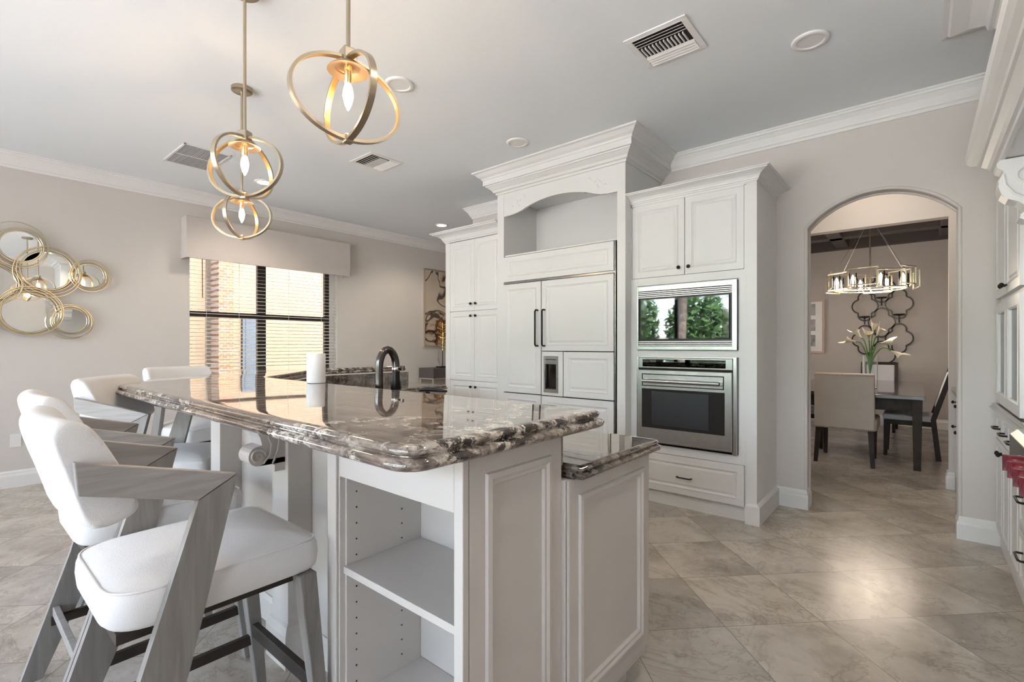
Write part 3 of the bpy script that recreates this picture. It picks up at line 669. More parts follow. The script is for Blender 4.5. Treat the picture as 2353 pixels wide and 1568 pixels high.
pr_ = thing('white_candle', (-2.60, 1.375, 1.071), 'plain white cylinder standing at the bar edge before the window', 'candle')
MB().lathe([(.04, 1.072), (.049, 1.073), (.050, 1.078), (.050, 1.232), (.048, 1.237), (.02, 1.237)], (-2.60, 1.375, 0), 32).build('cylinder', 'white_paper', pr_, smooth=True)

# ------------------------------------------------------------ bar stools
def make_stool():
    r = thing('bar_stool', (0, 0, 0), 'white upholstered bar stool with grey wood frame nearest the camera', 'bar stool', 'bar stools around the raised bar')
    o = fillet([(.235, .305), (-.235, .305), (-.238, .0), (-.225, -.20), (.225, -.20), (.238, 0)], [.045, .045, .3, .13, .13, .3], 8)
    prof = [(.03, .600), (.008, .603), (-.002, .615), (-.006, .65), (-.004, .678), (.001, .690), (.006, .694), (.02, .701), (.05, .711), (.09, .720), (.14, .727), (.19, .730), (.23, .731)]
    se = MB().dome(o, prof).build('seat', 'seat_fabric', r, smooth=True)
    MB().tube([(p[0]*.985, p[1]*.985, .694) for p in o], .0032, 6, closed=True).build('piping', 'seat_fabric', se, smooth=True)
    sec = chaikin([(-.235, .868), (-.19, .862), (-.135, .885), (-.14, .925), (-.185, 1.03), (-.218, 1.092), (-.24, 1.112), (-.276, 1.12), (-.296, 1.10), (-.290, 1.06), (-.262, .97)], 2)
    R = []
    for x, sc in [(-.232, .80), (-.231, .90), (-.226, .96), (-.216, .99)]+[(-.2+.4*k/12, 1) for k in range(13)]+[(.216, .99), (.226, .96), (.231, .90), (.232, .80)]:
        t = x/.232; off = -.028*(1-t*t); cy, cz = -.24, .99
        R.append([(x, cy+(p[0]-cy)*sc+off, cz+(p[1]-cz)*sc) for p in sec])
    MB().loft(R).build('backrest', 'seat_fabric', r, smooth=True)
    for s in (-1, 1):
        a, b = (.236, .262) if s > 0 else (-.262, -.236)
        arm = MB().prism([(-.262, 1.03), (-.256, .957), (-.03, .893), (.062, .943)], a, b, 'x').build('arm', 'grey_wood', r, bevel=.003)
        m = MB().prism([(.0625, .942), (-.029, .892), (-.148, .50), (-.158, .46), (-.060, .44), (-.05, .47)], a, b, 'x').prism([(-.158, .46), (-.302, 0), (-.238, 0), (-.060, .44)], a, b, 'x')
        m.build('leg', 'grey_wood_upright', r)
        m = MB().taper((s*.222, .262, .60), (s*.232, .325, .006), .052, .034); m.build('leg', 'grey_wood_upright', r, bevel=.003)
    MB().bar((-.225, .295, .25), (.225, .295, .25), .022, .045).build('footrest', 'dark_wood', r, bevel=.002)
    for s in (-1, 1): MB().bar((s*.228, .30, .21), (s*.238, -.215, .21), .02, .035).build('stretcher', 'dark_wood', r, bevel=.002)
    MB().bar((-.238, -.20, .245), (.238, -.20, .245), .02, .035).build('stretcher', 'grey_wood', r, bevel=.002)
    MB().box((-.2, -.18, .575), (.2, .26, .602)).build('seat_frame', 'dark_wood', r)
    return r
stool = make_stool()
spots = [(-1.64, .45, 0, 'white upholstered bar stool with grey wood frame nearest the camera'),
         (-2.345, .50, 0, 'white bar stool second from the camera, half hidden behind the nearest one'),
         (-3.16, .79, -39, 'white bar stool turned to the bar corner, lit grey arm and pale back facing left'),
         (-4.19, 1.27, -78, 'farthest white bar stool, its thin top edge showing beyond the bar end')]
for i, (x, y, a, lb) in enumerate(spots):
    s = stool if i == 0 else copy_tree(stool)
    s.location = (x, y, 0); s.rotation_euler = (0, 0, math.radians(a)); s['label'] = lb

# ------------------------------------------------------------ pendants
def make_pendant():
    r = thing('pendant_light', (0, 0, 0), '', 'pendant light', 'ring pendants over the bar')
    MB().lathe([(.062, -.001), (.065, -.004), (.065, -.024), (.06, -.028), (.01, -.028)], n=32).build('canopy', 'brass', r, smooth=True)
    L = -.87
    MB().tube([(0, 0, -.02), (0, 0, L+.16)], .0075, 10).build('rod', 'brass', r, smooth=True)
    MB().box((-.024, -.024, L+.125), (.024, .024, L+.175)).build('hub', 'brass', r, bevel=.004)
    MB().box((-.016, -.016, L-.155), (.016, .016, L-.125)).build('bottom_clasp', 'brass', r, bevel=.005)
    for az, nm in ((0, 'ring'), (90, 'ring')):
        ca, sa = math.cos(math.radians(az)), math.sin(math.radians(az)); R = []; G = []
        for k in range(64):
            t = 2*PI*k/64; A, B = .197, .142; rx, rz = A*math.cos(t), B*math.sin(t)
            n = Vector((math.cos(t)/A, math.sin(t)/B)).normalized(); w = .011; h = .005
            ring = []
            for (du, dn) in ((-w, -h), (w, -h), (w, h), (-w, h)):
                xx = rx+n.x*dn; zz = rz+n.y*dn; ring.append((xx*ca-du*sa, xx*sa+du*ca, L+zz))
            R.append(ring)
            g = []
            for (du, dn) in ((-w*.8, -h-.0012), (w*.8, -h-.0012), (w*.8, -h+.001), (-w*.8, -h+.001)):
                xx = rx+n.x*dn; zz = rz+n.y*dn; g.append((xx*ca-du*sa, xx*sa+du*ca, L+zz))
            G.append(g)
        R.append(R[0]); G.append(G[0])
        ro = MB().loft(R, cap=False).build(nm, 'brass', r, smooth=True)
        MB().loft(G, cap=False).build('bulb_lit_face', 'gold_bulb_lit', ro, smooth=True)  # inner face coloured gold: the bulb's warm light put into the ring colour
    MB().lathe([(.02, L+.125), (.045, L+.12), (.069, L+.100), (.071, L+.097), (.044, L+.106), (.042, L+.112), (.02, L+.116)], n=36).build('reflector', 'brass_pale', r, smooth=True)
    so = MB().lathe([(.013, L+.12), (.013, L+.055), (.011, L+.053)], n=16).build('socket', 'brass', r, smooth=True)
    MB().lathe([(.009, L+.053), (.013, L+.045), (.018, L+.022), (.018, L+.008), (.012, L-.018), (.004, L-.036), (.001, L-.04)], n=16).build('bulb', 'bulb_warm', r, smooth=True)
    return r
pend = make_pendant()
pl = [(-1.544, .935, 82, 'brass double ring pendant light nearest the camera, hanging highest in view'),
      (-2.516, .966, 30, 'middle brass double ring pendant light over the bar'),
      (-3.50, 1.325, 40, 'farthest brass double ring pendant light, seen just below the middle one')]
for i, (x, y, a, lb) in enumerate(pl):
    p = pend if i == 0 else copy_tree(pend)
    p.location = (x, y, CZ); p.rotation_euler = (0, 0, math.radians(a)); p['label'] = lb
    point_light('pendant_bulb_light', (x, y, CZ-.93), 2.2, (1, .72, .42))

# ------------------------------------------------------------ ceiling fittings
def downlight(x, y, on, lb, r=.095, w=14):
    o = thing('recessed_downlight', (x, y, CZ), lb, 'downlight', 'recessed ceiling downlights')
    MB().lathe([(r, CZ-.0005), (r, CZ-.006), (r*.95, CZ-.011), (r*.76, CZ-.013), (r*.72, CZ-.011), (r*.68, CZ-.002)], (x, y, 0), 32).build('trim_ring', 'white_plastic', o, smooth=True)
    # shallow dished lens
    m = MB().lathe([(r*.72, CZ-.0065), (r*.55, CZ-.0035), (r*.05, CZ-.0025)], (x, y, 0), 32); m.build('lens', 'downlight_on' if on else 'white_plastic', o, smooth=True)
    if on: spot_light('downlight_lamp', (x, y, CZ-.02), w, ang=140)
downlight(-.479, 3.20, False, 'unlit round recessed downlight on the ceiling before the arch')
downlight(-2.646, 1.98, False, 'unlit round recessed downlight beside the near pendant ring')
downlight(-2.633, 3.196, False, 'unlit round recessed downlight before the refrigerator cornice')
downlight(-5.322, 2.236, True, 'lit round recessed downlight seen through the middle pendant ring')
downlight(-5.265, 4.678, True, 'lit round recessed downlight over the passage beyond the pantry')
downlight(-.15, 1.35, True, 'added out-of-view downlight brightening the aisle floor between island and range', w=12)  # extra lamp added above the view to brighten the floor
def vent4(x, y, lb):
    o = thing('ceiling_vent', (x, y, CZ), lb, 'air vent', 'ceiling air vents'); h = .178
    m = MB()
    for a, b in (((-h, -h), (h, -h+.035)), ((-h, h-.035), (h, h)), ((-h, -h+.035), (-h+.035, h-.035)), ((h-.035, -h+.035), (h, h-.035))):
        m.box((x+a[0], y+a[1], CZ-.008), (x+b[0], y+b[1], CZ-.0005))
    m.build('frame', 'white_plastic', o, bevel=.002)
    MB().box((x-h+.03, y-h+.03, CZ-.0018), (x+h-.03, y+h-.03, CZ-.0008)).build('backing', 'dark_gap', o)
    m = MB(); f = h-.036
    for k in range(4):
        for s in (-1, 1):
            yy = y+s*(.055+k*.026)
            m.add([(x-f, yy, CZ-.003), (x+f, yy, CZ-.003), (x+f, yy+s*.02, CZ-.014), (x-f, yy+s*.02, CZ-.014), (x-f, yy+s*.002, CZ-.002), (x+f, yy+s*.002, CZ-.002), (x+f, yy+s*.022, CZ-.013), (x-f, yy+s*.022, CZ-.013)],
                  [(0,1,2,3),(7,6,5,4),(0,4,5,1),(1,5,6,2),(2,6,7,3),(3,7,4,0)])
    m.build('long_louvres', 'white_plastic', o)
    m = MB()
    for k in range(12):
        xx = x-f+.012+k*(2*f-.02)/12
        m.box((xx, y-.045, CZ-.012), (xx+.006, y+.045, CZ-.002))
    m.build('short_louvres', 'white_plastic', o)
vent4(-1.12, 2.70, 'square white louvred ceiling vent nearest the camera, before the oven cabinet')
vent4(-3.935, 2.68, 'small square white ceiling vent right of the pendants')
o = thing('return_grille', (-5.11, 1.55, CZ), 'wide grey return air grille on the ceiling near the window wall', 'air vent', 'ceiling air vents')
m = MB(); x, y, a, b = -5.11, 1.55, .30, .19
m.box((x-a, y-b, CZ-.008), (x+a, y-b+.02, CZ)).box((x-a, y+b-.02, CZ-.008), (x+a, y+b, CZ)).box((x-a, y-b, CZ-.008), (x-a+.02, y+b, CZ)).box((x+a-.02, y-b, CZ-.008), (x+a, y+b, CZ)).box((x-.008, y-b, CZ-.008), (x+.008, y+b, CZ))
m.build('frame', 'white_plastic', o, bevel=.002)
MB().box((x-a+.01, y-b+.01, CZ-.003), (x+a-.01, y+b-.01, CZ-.001)).build('backing', 'grille_grey', o)
m = MB()
for k in range(22):
    yy = y-b+.025+k*.0152; m.box((x-a+.02, yy, CZ-.007), (x+a-.02, yy+.005, CZ-.003))
m.build('slats', 'grille_grey', o)

# ------------------------------------------------------------ left wall: mirror, plates, painting, console
mr = thing('wall_mirror', (XW, .6, 1.5), 'gold wire ring wall sculpture with round mirror discs', 'mirror')
discs = [(.49, 2.185, .135, .20), (.667, 1.984, .175, .235), (.966, 1.965, .11, .155), (.545, 1.585, .18, .225), (.832, 1.52, .115, .165), (.31, 1.84, .15, .20), (.19, 2.12, .09, .13), (.16, 1.50, .13, .17)]
rnd = random.Random(3)
for (y, z, r0, r1) in discs:
    d = MB().lathe([(r0, XW+.02), (r0, XW+.026), (r0*.98, XW+.0275), (.001, XW+.0275)], (0, y, z), 48, 'x').build('mirror_disc', 'mirror', mr)
    m = MB()
    for k, (rr_, dx) in enumerate(((r0+.004, .03), (r0+.018, .036), (r0+.5*(r1-r0)+.012, .042), (r1, .047))):
        oy = rnd.uniform(-.5, .5)*(rr_-r0)*.7; oz = rnd.uniform(-.5, .5)*(rr_-r0)*.7
        m.tube([(XW+dx+.004*math.sin(2*t+k), y+oy+rr_*math.cos(t), z+oz+rr_*math.sin(t)) for t in (2*PI*j/56 for j in range(56))], .0044, 6, closed=True)
    m.build('wire_rings', 'champagne', mr, smooth=True)
def plate(y, w, outlet, lb):
    o = thing('wall_plate', (XW, y, .42), lb, 'wall plate', 'wall plates above the baseboard')
    MB().box((XW, y-w/2, .362), (XW+.006, y+w/2, .48)).build('cover', 'white_plastic', o, bevel=.002)
    if outlet:
        f = MB().box((XW+.006, y-.018, .377), (XW+.009, y+.018, .465)).build('receptacle', 'white_plastic', o, bevel=.001)
        m = MB()
        for z in (.40, .443):
            m.box((XW+.009, y-.009, z), (XW+.0095, y-.006, z+.01)).box((XW+.009, y+.006, z), (XW+.0095, y+.009, z+.01)).box((XW+.009, y-.003, z-.012), (XW+.0095, y+.003, z-.006))
        m.build('slots', 'black_plastic', f)
plate(.461, .072, False, 'blank white wall plate above the baseboard, left of the outlet')
plate(.566, .075, True, 'white wall plate with an electrical outlet above the baseboard')
pn = thing('painting', (XW, 5.7, 1.9), 'framed abstract painting in tan, black and rust on the left wall', 'painting')
MB().box((XW, 5.17, 1.27), (XW+.035, 5.19, 2.56)).box((XW, 6.20, 1.27), (XW+.035, 6.22, 2.56)).box((XW, 5.19, 1.27), (XW+.035, 6.20, 1.29)).box((XW, 5.19, 2.54), (XW+.035, 6.20, 2.56)).build('frame', 'console_leg', pn, bevel=.002)
MB().box((XW, 5.19, 1.29), (XW+.022, 6.20, 2.54)).build('canvas', 'canvas_art', pn)
cs = thing('console_table', (-6.07, 5.5, 0), 'dark brown boxy console table on tan legs below the painting', 'console table')
MB().box((-6.26, 5.07, .76), (-5.9, 6.18, .92)).build('box_top', 'console_dark', cs, bevel=.003)
MB().box((-6.26, 5.07, .742), (-5.9, 6.18, .76)).build('apron', 'console_leg', cs)
for y in (5.08, 6.14):
    for x in (-6.25, -5.94): MB().box((x, y, 0), (x+.03, y+.03, .745)).build('leg', 'console_leg', cs)
gs = thing('gold_sculpture', (-6.08, 5.42, .92), 'gold branching ornament on a thin stand, on the console table', 'sculpture')
MB().box((-6.14, 5.33, .921), (-6.02, 5.51, .94)).build('base', 'black_metal', gs)
MB().tube([(-6.08, 5.42, .94), (-6.08, 5.42, 1.2)], .006, 8).build('stand', 'black_metal', gs)
m = MB(); rnd = random.Random(5)
for k in range(26):
    z = 1.2+.45*k/26; a = k*2.4; L = .04+.05*rnd.random(); c = Vector((-6.08, 5.42, z)); d = Vector((math.cos(a)*L, math.sin(a)*L, .03))
    m.tube([c, c+d*.6, c+d], [.005, .006, .003], 5); m.lathe([(.002, -.014), (.014, 0), (.002, .014)], tuple(c+d), 8)
m.tube([(-6.08, 5.42, 1.19), (-6.075, 5.425, 1.45), (-6.08, 5.42, 1.66)], .006, 6)
m.build('branches', 'gold_leaf', gs, smooth=True)

# ------------------------------------------------------------ range wall
XC = .37
bc = thing('base_cabinet', (.7, 3.7, 0), 'white base cabinet with drawers and black pulls beside the range', 'cabinet', 'white cabinetry')
MB().box((XC+.02, 3.06, .1), (XR-.022, YA-.022, .875)).box((XC+.02, 3.06, 0), (XR-.022, YA-.022, .1)).build('body', WH, bc)
ys = [3.06, 3.42, 3.74, 4.04, YA-.02]
for z0, z1, pz in ((.66, .865, .80), (.40, .655, .565), (.12, .395, .30)):
    d = door_x(ys[0], ys[1], z0, z1, XC, WH, bc, 'drawer', DOORP_S); pull((XC, 3.17, pz), (XC, 3.30, pz), (-.03, 0, 0), d)
for i in (1, 2, 3):
    d = door_x(ys[i], ys[i+1], .70, .865, XC, WH, bc, 'drawer', DOORP_S); c = (ys[i]+ys[i+1])/2; pull((XC, c-.055, .775), (XC, c+.055, .775), (-.03, 0, 0), d)
    d = door_x(ys[i], ys[i+1], .12, .695, XC, WH, bc, 'door', DOORP_S)
    knob((XC, {1: ys[1]+.04, 2: ys[3]-.03, 3: ys[3]+.03}[i], .64), d, (-1, 0, 0))
rc = thing('range_countertop', (.7, 3.7, .876), 'grey granite countertop on the white base cabinet by the arch', 'countertop')
MB().sweep([(XC, YA), (XC, 3.06)], [(-.65, .876), (.02, .876), (.03, .884), (.03, .892), (.018, .9), (.022, .908), (.012, .915), (-.65, .915)][::1]).build('slab', 'granite_dark', rc, smooth=True)
hc = thing('hutch_cabinet', (.7, 3.9, .916), 'white hutch cabinet with glass door standing on the granite counter', 'cabinet', 'white cabinetry')
MB().box((XC+.02, 3.40, .917), (XR-.022, YA-.022, 2.34)).build('body', WH, hc)
for y0, y1 in ((3.40, 3.88), (3.88, YA-.02)):
    d = door_x(y0, y1, .925, 1.545, XC, WH, hc, 'glass_door', [(0, 0), (.055, 0), (.058, .003), (.066, -.003), (.068, -.018)], th=.025)
    MB().box((XC+.014, y0+.071, .996), (XC+.017, y1-.071, 1.474)).build('glass', 'dim_pane', d)
    d = door_x(y0, y1, 1.575, 2.32, XC, WH, hc, 'door', DOORP); knob((XC, 3.85 if y0 < 3.5 else 3.91, 1.62), d, (-1, 0, 0))
rg = thing('range', (.65, 2.3, 0), 'stainless steel range with dark red control knobs at the right edge', 'range')
MB().box((.345, 1.75, .12), (XR-.022, 3.05, .92)).build('body', 'steel', rg, bevel=.004)
MB().box((.37, 1.75, 0), (XR-.022, 3.05, .12)).build('kick_panel', 'black_metal', rg)
pa = MB().prism([(.345, .92), (.325, .915), (.30, .89), (.30, .75), (.345, .73)], 1.75, 3.05, 'y').build('control_panel', 'steel', rg, bevel=.003)
for k in range(8):
    y = 2.65-k*.14
    m = MB().lathe([(.032, -.30), (.034, -.29), (.034, -.275), (.026, -.262)], n=20, c=(0, 0, 0), axis='x'); m.v = [Vector((-.0+p.x+.60 - .0, p.y+y, p.z+.83)) for p in m.v]; m.build('bezel', 'steel_bright', pa, smooth=True)
    m = MB().lathe([(.030, .30), (.033, .29), (.031, .262), (.024, .252), (.002, .25)], n=20, axis='x'); m.v = [Vector((p.x, p.y+y, p.z+.83)) for p in m.v]
    m.box((.242, y-.008, .80), (.262, y+.008, .86)); m.build('knob', 'red_knob', pa, smooth=True)
MB().tube([(.30, 1.8, .68), (.30, 2.3, .68)], .014, 10).build('door_handle', 'steel_bright', rg, smooth=True)
MB().box((.338, 1.85, .2), (.345, 2.95, .66)).build('oven_door', 'black_glass', rg)
m = MB()
for y in (1.95, 2.35, 2.75): m.box((.42, y-.15, .93), (.95, y+.15, .945))
m.build('grates', 'black_metal', rg)
hd = thing('range_hood', (.6, 2.5, 2.1), 'white mantle range hood with carved corbel and crown at upper right', 'range hood')
MB().box((.315, 1.55, 2.2), (XR, 3.42, CZ)).build('chimney', WH, hd, bevel=.003)
pr = [(-.01, 2.86), (.01, 2.86), (.03, 2.89), (.05, 2.89), (.06, 2.93), (.12, 2.965), (.17, 2.98), (.19, 2.985), (.2, 3.0), (.225, 3.003), (.225, CZ), (-.01, CZ)]
MB().sweep([(XR, 3.42), (.315, 3.42), (.315, 1.55), (XR, 1.55)][::-1], [(-o, z) for o, z in pr]).build('crown_moulding', WH, hd)
MB().box((.28, 1.5, 2.12), (XR, 3.3, 2.22)).build('mantle_body', WH, hd)
pm = [(-.01, 2.115), (.005, 2.115), (.008, 2.13), (.02, 2.133), (.03, 2.15), (.05, 2.165), (.06, 2.168), (.064, 2.18), (.085, 2.19), (.10, 2.205), (.104, 2.23), (.104, 2.245), (-.01, 2.25)]
MB().sweep([(XR, 3.3), (.28, 3.3), (.28, 1.5), (XR, 1.5)][::-1], [(-o, z) for o, z in pm]).build('mantle_moulding', WH, hd)
def hood_corbel(y0, y1):
    P = [(.60, 2.115), (.275, 2.115), (.262, 2.10), (.265, 2.08), (.28, 2.07), (.285, 2.055), (.272, 2.03), (.268, 1.995), (.278, 1.96), (.30, 1.935), (.33, 1.92), (.35, 1.90), (.352, 1.875), (.338, 1.86), (.335, 1.845), (.35, 1.835), (.375, 1.83), (.39, 1.81), (.42, 1.79), (.60, 1.78)]
    b = MB()
    for i in range(1, len(P)-2): b.prism([P[i], P[i+1], (.6, P[i+1][1]), (.6, P[i][1])], y0, y1, 'y')
    co = b.build('corbel', WH, hd)
    m = MB(); yy = y0-.003
    for (cx, cz, r, dr) in ((.36, 2.03, .05, 1), (.375, 1.85, .03, -1)):
        m.tube([(cx+dr*r*(1-k/22)*math.cos(k*.42), yy, cz+r*(1-k/22)*math.sin(k*.42)) for k in range(19)], .004, 6)
    m.tube([(.285, yy, 2.05), (.29, yy, 2.0), (.32, yy, 1.955), (.36, yy, 1.93), (.38, yy, 1.89)], .005, 6)
    m.tube([(.275, y0+.02, 2.03), (.285, y0+.02, 1.96), (.33, y0+.02, 1.925)], .008, 6)
    m.build('acanthus_carving', WH, co, smooth=True)
hood_corbel(3.08, 3.2); hood_corbel(1.6, 1.72)

# ------------------------------------------------------------ butler's pantry
def side_cab(x_face, x_wall, lb, lb2, name):
    s = 1 if x_wall > x_face else -1
    o = thing(name, ((x_face+x_wall)/2, 5.2, 0), lb, 'cabinet', 'butler pantry cabinets')
    MB().box((x_face+s*.02, 4.6, 0), (x_wall-s*.022, 5.80, .875)).build('body', WH, o)
    n = 3; ys = [4.6+1.22*k/n for k in range(n+1)]
    for i in range(n):
        for z0, z1 in ((.66, .865), (.12, .65)):
            d = door_x(ys[i], ys[i+1], z0, z1, x_face, WH, o, 'drawer' if z0 > .5 else 'door', DOORP_S, sgn=-s)
            knob((x_face, ys[i+1]-.06, z1-.08), d, (-s, 0, 0))
    c = thing('pantry_countertop', ((x_face+x_wall)/2, 5.2, .876), lb2, 'countertop', 'butler pantry countertops')
    pr = [(-.5, .876), (.03, .876), (.035, .89), (.03, .90), (.03, .915), (-.5, .915)]
    path = [(x_face, 5.82), (x_face, 4.6)]
    if s > 0: MB().sweep(path, pr).build('slab', 'granite_dark', c)
    else: MB().sweep(path[::-1], pr).build('slab', 'granite_dark', c)
side_cab(.24, .86, 'white base cabinet in the passage, right side beyond the arch', 'dark granite counter nosing at the right side beyond the arch', 'base_cabinet')
side_cab(-.90, -1.42, 'white base cabinet in the passage, left side beyond the arch', 'dark granite counter at the left side beyond the arch', 'base_cabinet')

pc_ = thing('pantry_ceiling_light', (-.35, 5.15, CZ), 'small flush ceiling light inside the passage beyond the arch', 'ceiling light')
MB().lathe([(.13, CZ-.001), (.13, CZ-.02), (.12, CZ-.03), (.002, CZ-.03)], (-.35, 5.15, 0), 28).build('canopy', 'brass', pc_, smooth=True)
MB().lathe([(.11, CZ-.031), (.115, CZ-.05), (.08, CZ-.075), (.002, CZ-.085)], (-.35, 5.15, 0), 28).build('diffuser', 'downlight_on', pc_, smooth=True)
point_light('passage_lamp', (-.35, 5.15, CZ-.16), 1.3, (1, .84, .66), .06)
# ------------------------------------------------------------ dining room
dt = thing('dining_table', (-.60, 7.8, 0), 'dark wood dining table with tapered legs beyond the arch', 'dining table')
tx0, tx1, ty0, ty1 = -1.27, .035, 6.42, 9.1
MB().box((tx0, ty0, .725), (tx1, ty1, .765)).build('tabletop', 'table_wood', dt, bevel=.004)
m = MB().box((tx0+.06, ty0+.05, .60), (tx1-.06, ty0+.075, .725)).box((tx0+.06, ty1-.075, .60), (tx1-.06, ty1-.05, .725)).box((tx1-.075, ty0+.06, .60), (tx1-.05, ty1-.06, .725)).box((tx0+.05, ty0+.06, .60), (tx0+.075, ty1-.06, .725))
m.build('apron', 'dark_wood', dt, bevel=.002)
m = MB()
for k in range(9):
    x = tx0+.10+k*.122; m.box((x, ty0+.04, .62), (x+.112, ty0+.052, .71))
for s_, xx in ((1, tx1-.10), (-1, tx0+.10)):
    m.prism([(xx, .60), (xx, .55), (xx-s_*.05, .56), (xx-s_*.08, .60)], ty0+.05, ty0+.075, 'y')
m.build('apron_blocks', 'dark_wood', dt)
for x in (tx0+.06, tx1-.06):
    for y in (ty0+.06, ty1-.06): MB().taper((x, y, .725), (x, y, 0), .085, .06).build('leg', 'dark_wood', dt, bevel=.003)
# host chair seen from behind
hc_ = thing('upholstered_chair', (-.63, 6.5, 0), 'beige leather dining chair with nailhead trim, back turned at the table head', 'chair', 'dining chairs')
MB().prism([(6.30, .38), (6.30, .60), (6.27, .98), (6.36, .985), (6.40, .60), (6.40, .38)], -.905, -.365, 'x').build('backrest', 'beige_leather', hc_, bevel=.02, seg=3)
MB().box((-.90, 6.36, .37), (-.35, 6.92, .50)).build('seat', 'beige_leather', hc_, bevel=.025, seg=3)
m = MB()
for k in range(30):
    x = -.895+k*.0178
    m.lathe([(.006, 6.262), (.004, 6.258), (.001, 6.256)], (x, 0, .965), 6, 'y').lathe([(.006, 6.30), (.004, 6.296), (.001, 6.294)], (x, 0, .392), 6, 'y')
m.build('nailheads', 'nail_brass', hc_)
for x, y, dx, dy in ((-.87, 6.35, -.02, -.06), (-.40, 6.35, .02, -.06), (-.87, 6.87, 0, 0), (-.40, 6.87, 0, 0)):
    MB().loft([[(x+sx*.025, y+sy*.025, .37) for sx, sy in ((1,1),(-1,1),(-1,-1),(1,-1))], [(x+dx+sx*.018, y+dy+sy*.018, 0) for sx, sy in ((1,1),(-1,1),(-1,-1),(1,-1))]]).build('leg', 'dark_wood', hc_)
def make_side_chair():
    r = thing('dining_chair', (0, 0, 0), '', 'chair', 'dining chairs')
    MB().box((-.23, -.22, .42), (.23, .24, .49)).build('seat', 'chair_fabric', r, bevel=.02, seg=3)
    MB().box((-.225, -.225, .37), (.225, .23, .425)).build('seat_frame', 'dark_wood', r)
    def by(z): return -.21-(z-.45)*.28 if z > .45 else -.21-(.45-z)*.10
    for s in (-1, 1):
        m = MB().loft([[(s*.215+a*.02, by(z)+b*.024, z) for a, b in ((1,1),(-1,1),(-1,-1),(1,-1))] for z in (0, .45, .75, 1.02)]); m.build('back_post', 'dark_wood', r)
        MB().taper((s*.20, .205, .42), (s*.20, .215, 0), .05, .035).build('leg', 'dark_wood', r)
    MB().bar((-.215, by(1.0), 1.0), (.215, by(1.0), 1.0), .045, .05).build('top_rail', 'dark_wood', r)
    MB().loft([[(-.19, by(z)-.015, z), (.19, by(z)-.015, z), (.19, by(z)+.022, z), (-.19, by(z)+.022, z)] for z in (.58, .8, .98)]).build('back_panel', 'chair_fabric', r, bevel=.006)
    return r
sc_ = make_side_chair()
cl = [(-.10, 7.38, 90, 'dark framed dining chair at the right side of the table'),
      (-1.16, 7.30, -90, 'dark framed dining chair at the left side of the table, partly cut by the arch'),
      (-.50, 9.28, 180, 'dark framed dining chair with white back at the far table end')]
for i, (x, y, a, lb) in enumerate(cl):
    c = sc_ if i == 0 else copy_tree(sc_)
    c.location = (x, y, 0); c.rotation_euler = (0, 0, math.radians(a)); c['label'] = lb
# glass vase with callas
vx, vy = -.475, 7.40
vs = thing('glass_vase', (vx, vy, .765), 'clear cylindrical glass vase holding white calla lilies on the dining table', 'vase')
MB().lathe([(.07, .767), (.076, .77), (.08, 1.16), (.075, 1.16), (.071, .785), (.005, .782)], (vx, vy, 0), 28).build('cylinder', 'vase_glass', vs, smooth=True)
tips = [((-.21, 0, 1.33), 'low left'), ((-.13, .03, 1.38), 'upper left'), ((-.01, -.05, 1.35), 'lower middle'), ((.04, .03, 1.45), 'tallest middle'), ((.10, -.02, 1.40), 'upper right'), ((.15, .05, 1.31), 'right middle'), ((.30, .0, 1.22), 'low drooping right')]
for (dx, dy, z), nm in tips:
    dx *= .68
    f = thing('calla_lily', (vx, vy, .8), 'white calla lily in the glass vase, the %s bloom' % nm, 'flower', 'calla lilies in the vase')
    p0 = Vector((vx-dx*.12, vy-dy*.1, .80)); p1 = Vector((vx+dx*.15, vy, 1.12)); tip = Vector((vx+dx, vy+dy, z))
    P = [p0.lerp(p1, t/4) for t in range(4)]+[p1.lerp(tip, t)+Vector((0, 0, .06*math.sin(PI*t)*(1+abs(dx)*2))) for t in (0, .2, .4, .6, .8, 1)]
    MB().tube(P, .0065, 7).build('stem', 'stem_green', f, smooth=True)
    d = (P[-1]-P[-3]).normalized(); a = d.cross(Vector((0, 1, .3))).normalized(); b = a.cross(d).normalized(); R = []
    for k, (h, rr_) in enumerate(((0, .008), (.03, .013), (.06, .022), (.085, .036), (.10, .052))):
        R.append([tip+d*(h+(.045*max(0, math.cos(t))**3 if k > 2 else 0)*(k-2))+(a*math.cos(t)+b*math.sin(t))*rr_ for t in (2*PI*j/14 for j in range(14))])
    MB().loft(R, cap=False).build('bloom', 'petal', f, smooth=True)
# chandelier of overlapping rectangles with glass cylinders
chx, chy, chz = -.50, 7.8, 2.13
chd = thing('chandelier', (chx, chy, 3.12), 'drum chandelier of overlapping metal rectangles with glass candle shades', 'chandelier')
MB().box((chx-.06, chy-.06, 2.895), (chx+.06, chy+.06, 2.93)).build('canopy', 'steel_bright', chd)
MB().tube([(chx, chy, 2.895), (chx, chy, chz-.13)], .009, 8).build('stem', 'champagne', chd)
N = 10
for k in range(N):
    a = 2*PI*k/N+.2; rr_ = .43 if k % 2 else .47; zz = chz+(.022 if k % 2 else -.022)
    c = Vector((chx+rr_*math.cos(a), chy+.9*rr_*math.sin(a), zz)); u = Vector((-math.sin(a), math.cos(a), 0)); h = .105; w = .155
    m = MB(); q = [c-u*w-Vector((0, 0, h)), c+u*w-Vector((0, 0, h)), c+u*w+Vector((0, 0, h)), c-u*w+Vector((0, 0, h))]
    for i in range(4): m.bar(q[i], q[(i+1) % 4], .014, .014)
    m.build('rectangle_frame', 'champagne' , chd)
m = MB()
for z in (chz-.12, ): 
    m.tube([(chx+.38*math.cos(t), chy+.35*math.sin(t), z) for t in (2*PI*j/40 for j in range(40))], .007, 6, closed=True)
    m.bar((chx-.38, chy, z), (chx+.38, chy, z), .012).bar((chx, chy-.35, z), (chx, chy+.35, z), .012)
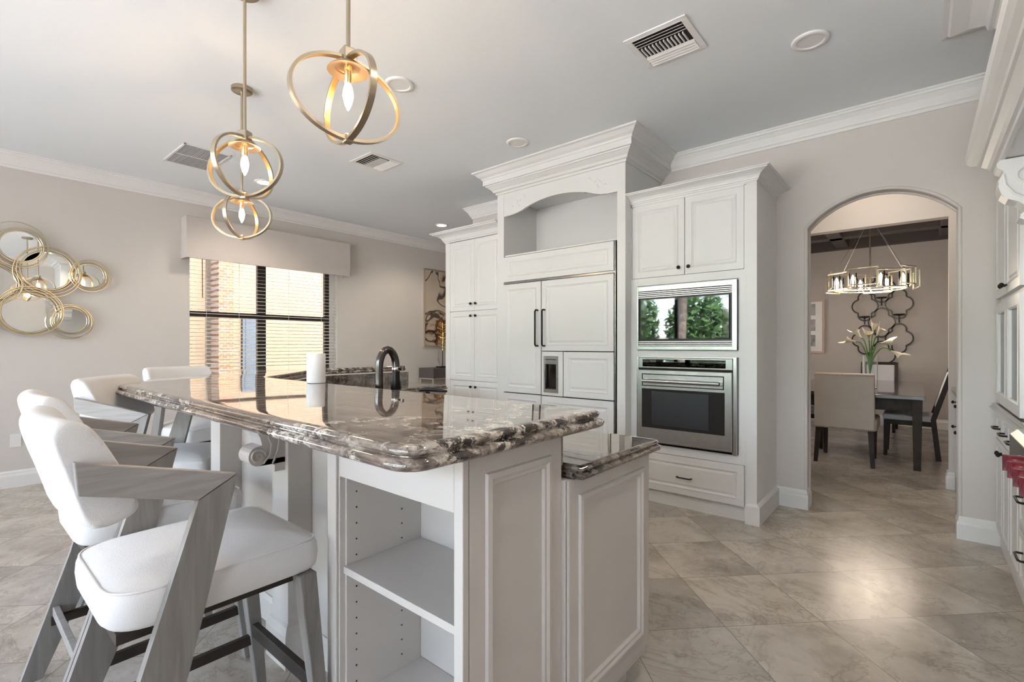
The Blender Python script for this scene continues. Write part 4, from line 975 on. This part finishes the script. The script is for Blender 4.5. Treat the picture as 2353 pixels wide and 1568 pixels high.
m.build('inner_ring', 'champagne', chd)
for k in range(8):
    a = 2*PI*k/8+.35; x, y = chx+.37*math.cos(a), chy+.34*math.sin(a)
    g = MB().lathe([(.042, chz-.11), (.042, chz+.07), (.039, chz+.07), (.039, chz-.108), (.005, chz-.11)], (x, y, 0), 18).build('glass_shade', 'window_glass', chd, smooth=True)
    MB().lathe([(.009, chz-.09), (.012, chz-.03), (.017, chz-.005), (.013, chz+.03), (.002, chz+.05)], (x, y, 0), 12).build('bulb', 'bulb_white', g, smooth=True)
for a in (0, PI/2, PI, 1.5*PI):
    point_light('chandelier_bulb_light', (chx+.3*math.cos(a), chy+.3*math.sin(a), chz-.2), 3.0, (1, .85, .68), .12)
m = MB()
for sx in (-1, 1):
    for sy in (-1, 1): m.tube([(chx+sx*.03, chy+sy*.03, 2.90), (chx+sx*.33, chy+sy*.28, chz+.13)], .0018, 4)
m.build('suspension_wires', 'steel', chd)
# iron quatrefoil candle holder on the far wall
sq = thing('wall_candle_holder', (-.49, 9.9, 1.6), 'black iron quatrefoil wall candle holder on the far dining wall', 'wall decor')
def quat(cx, cz):
    pts = []; L = [(-.062, 0, .112), (.062, 0, .112), (0, .142, .092), (0, -.142, .092)]
    for k in range(48):
        t = 2*PI*k/48; d = Vector((math.cos(t), math.sin(t))); best = 0
        for lx, lz, lr in L:
            b = d.x*lx+d.y*lz; q = b*b-(lx*lx+lz*lz-lr*lr)
            if q > 0: best = max(best, b+math.sqrt(q))
        pts.append((cx+d.x*best, 9.87, cz+d.y*best))
    return pts
for cx, cz in ((-.70, 1.93), (-.26, 1.95), (-.48, 1.66), (-.70, 1.38), (-.26, 1.40), (-.48, 2.22), (-.48, 1.12)):
    m = MB(); Q = quat(cx, cz)
    for k in range(len(Q)): m.bar(Q[k], Q[(k+1) % len(Q)], .02, .02)
    m.build('quatrefoil', 'black_metal', sq)
for cx, cz in ((-.70, 1.75), (-.26, 1.77), (-.48, 2.05)):
    MB().lathe([(.008, cz-.12), (.008, cz-.01), (.07, cz), (.075, cz+.015), (.01, cz+.012)], (cx, 9.82, 0), 16).build('candle_cup', 'black_metal', sq, smooth=True)
pf = thing('picture_frame', (-1.5, 9.9, 1.6), 'tall framed picture with three grey photos on the far dining wall', 'picture')
MB().box((-1.77, 9.87, 1.15), (-1.265, 9.9, 2.08)).build('frame', 'frame_wood', pf, bevel=.003)
MB().box((-1.735, 9.865, 1.185), (-1.30, 9.872, 2.045)).build('mat_board', 'mat_white', pf)
for z in (1.27, 1.54, 1.81): MB().box((-1.66, 9.862, z), (-1.40, 9.866, z+.2)).build('photo', 'photo_grey', pf)
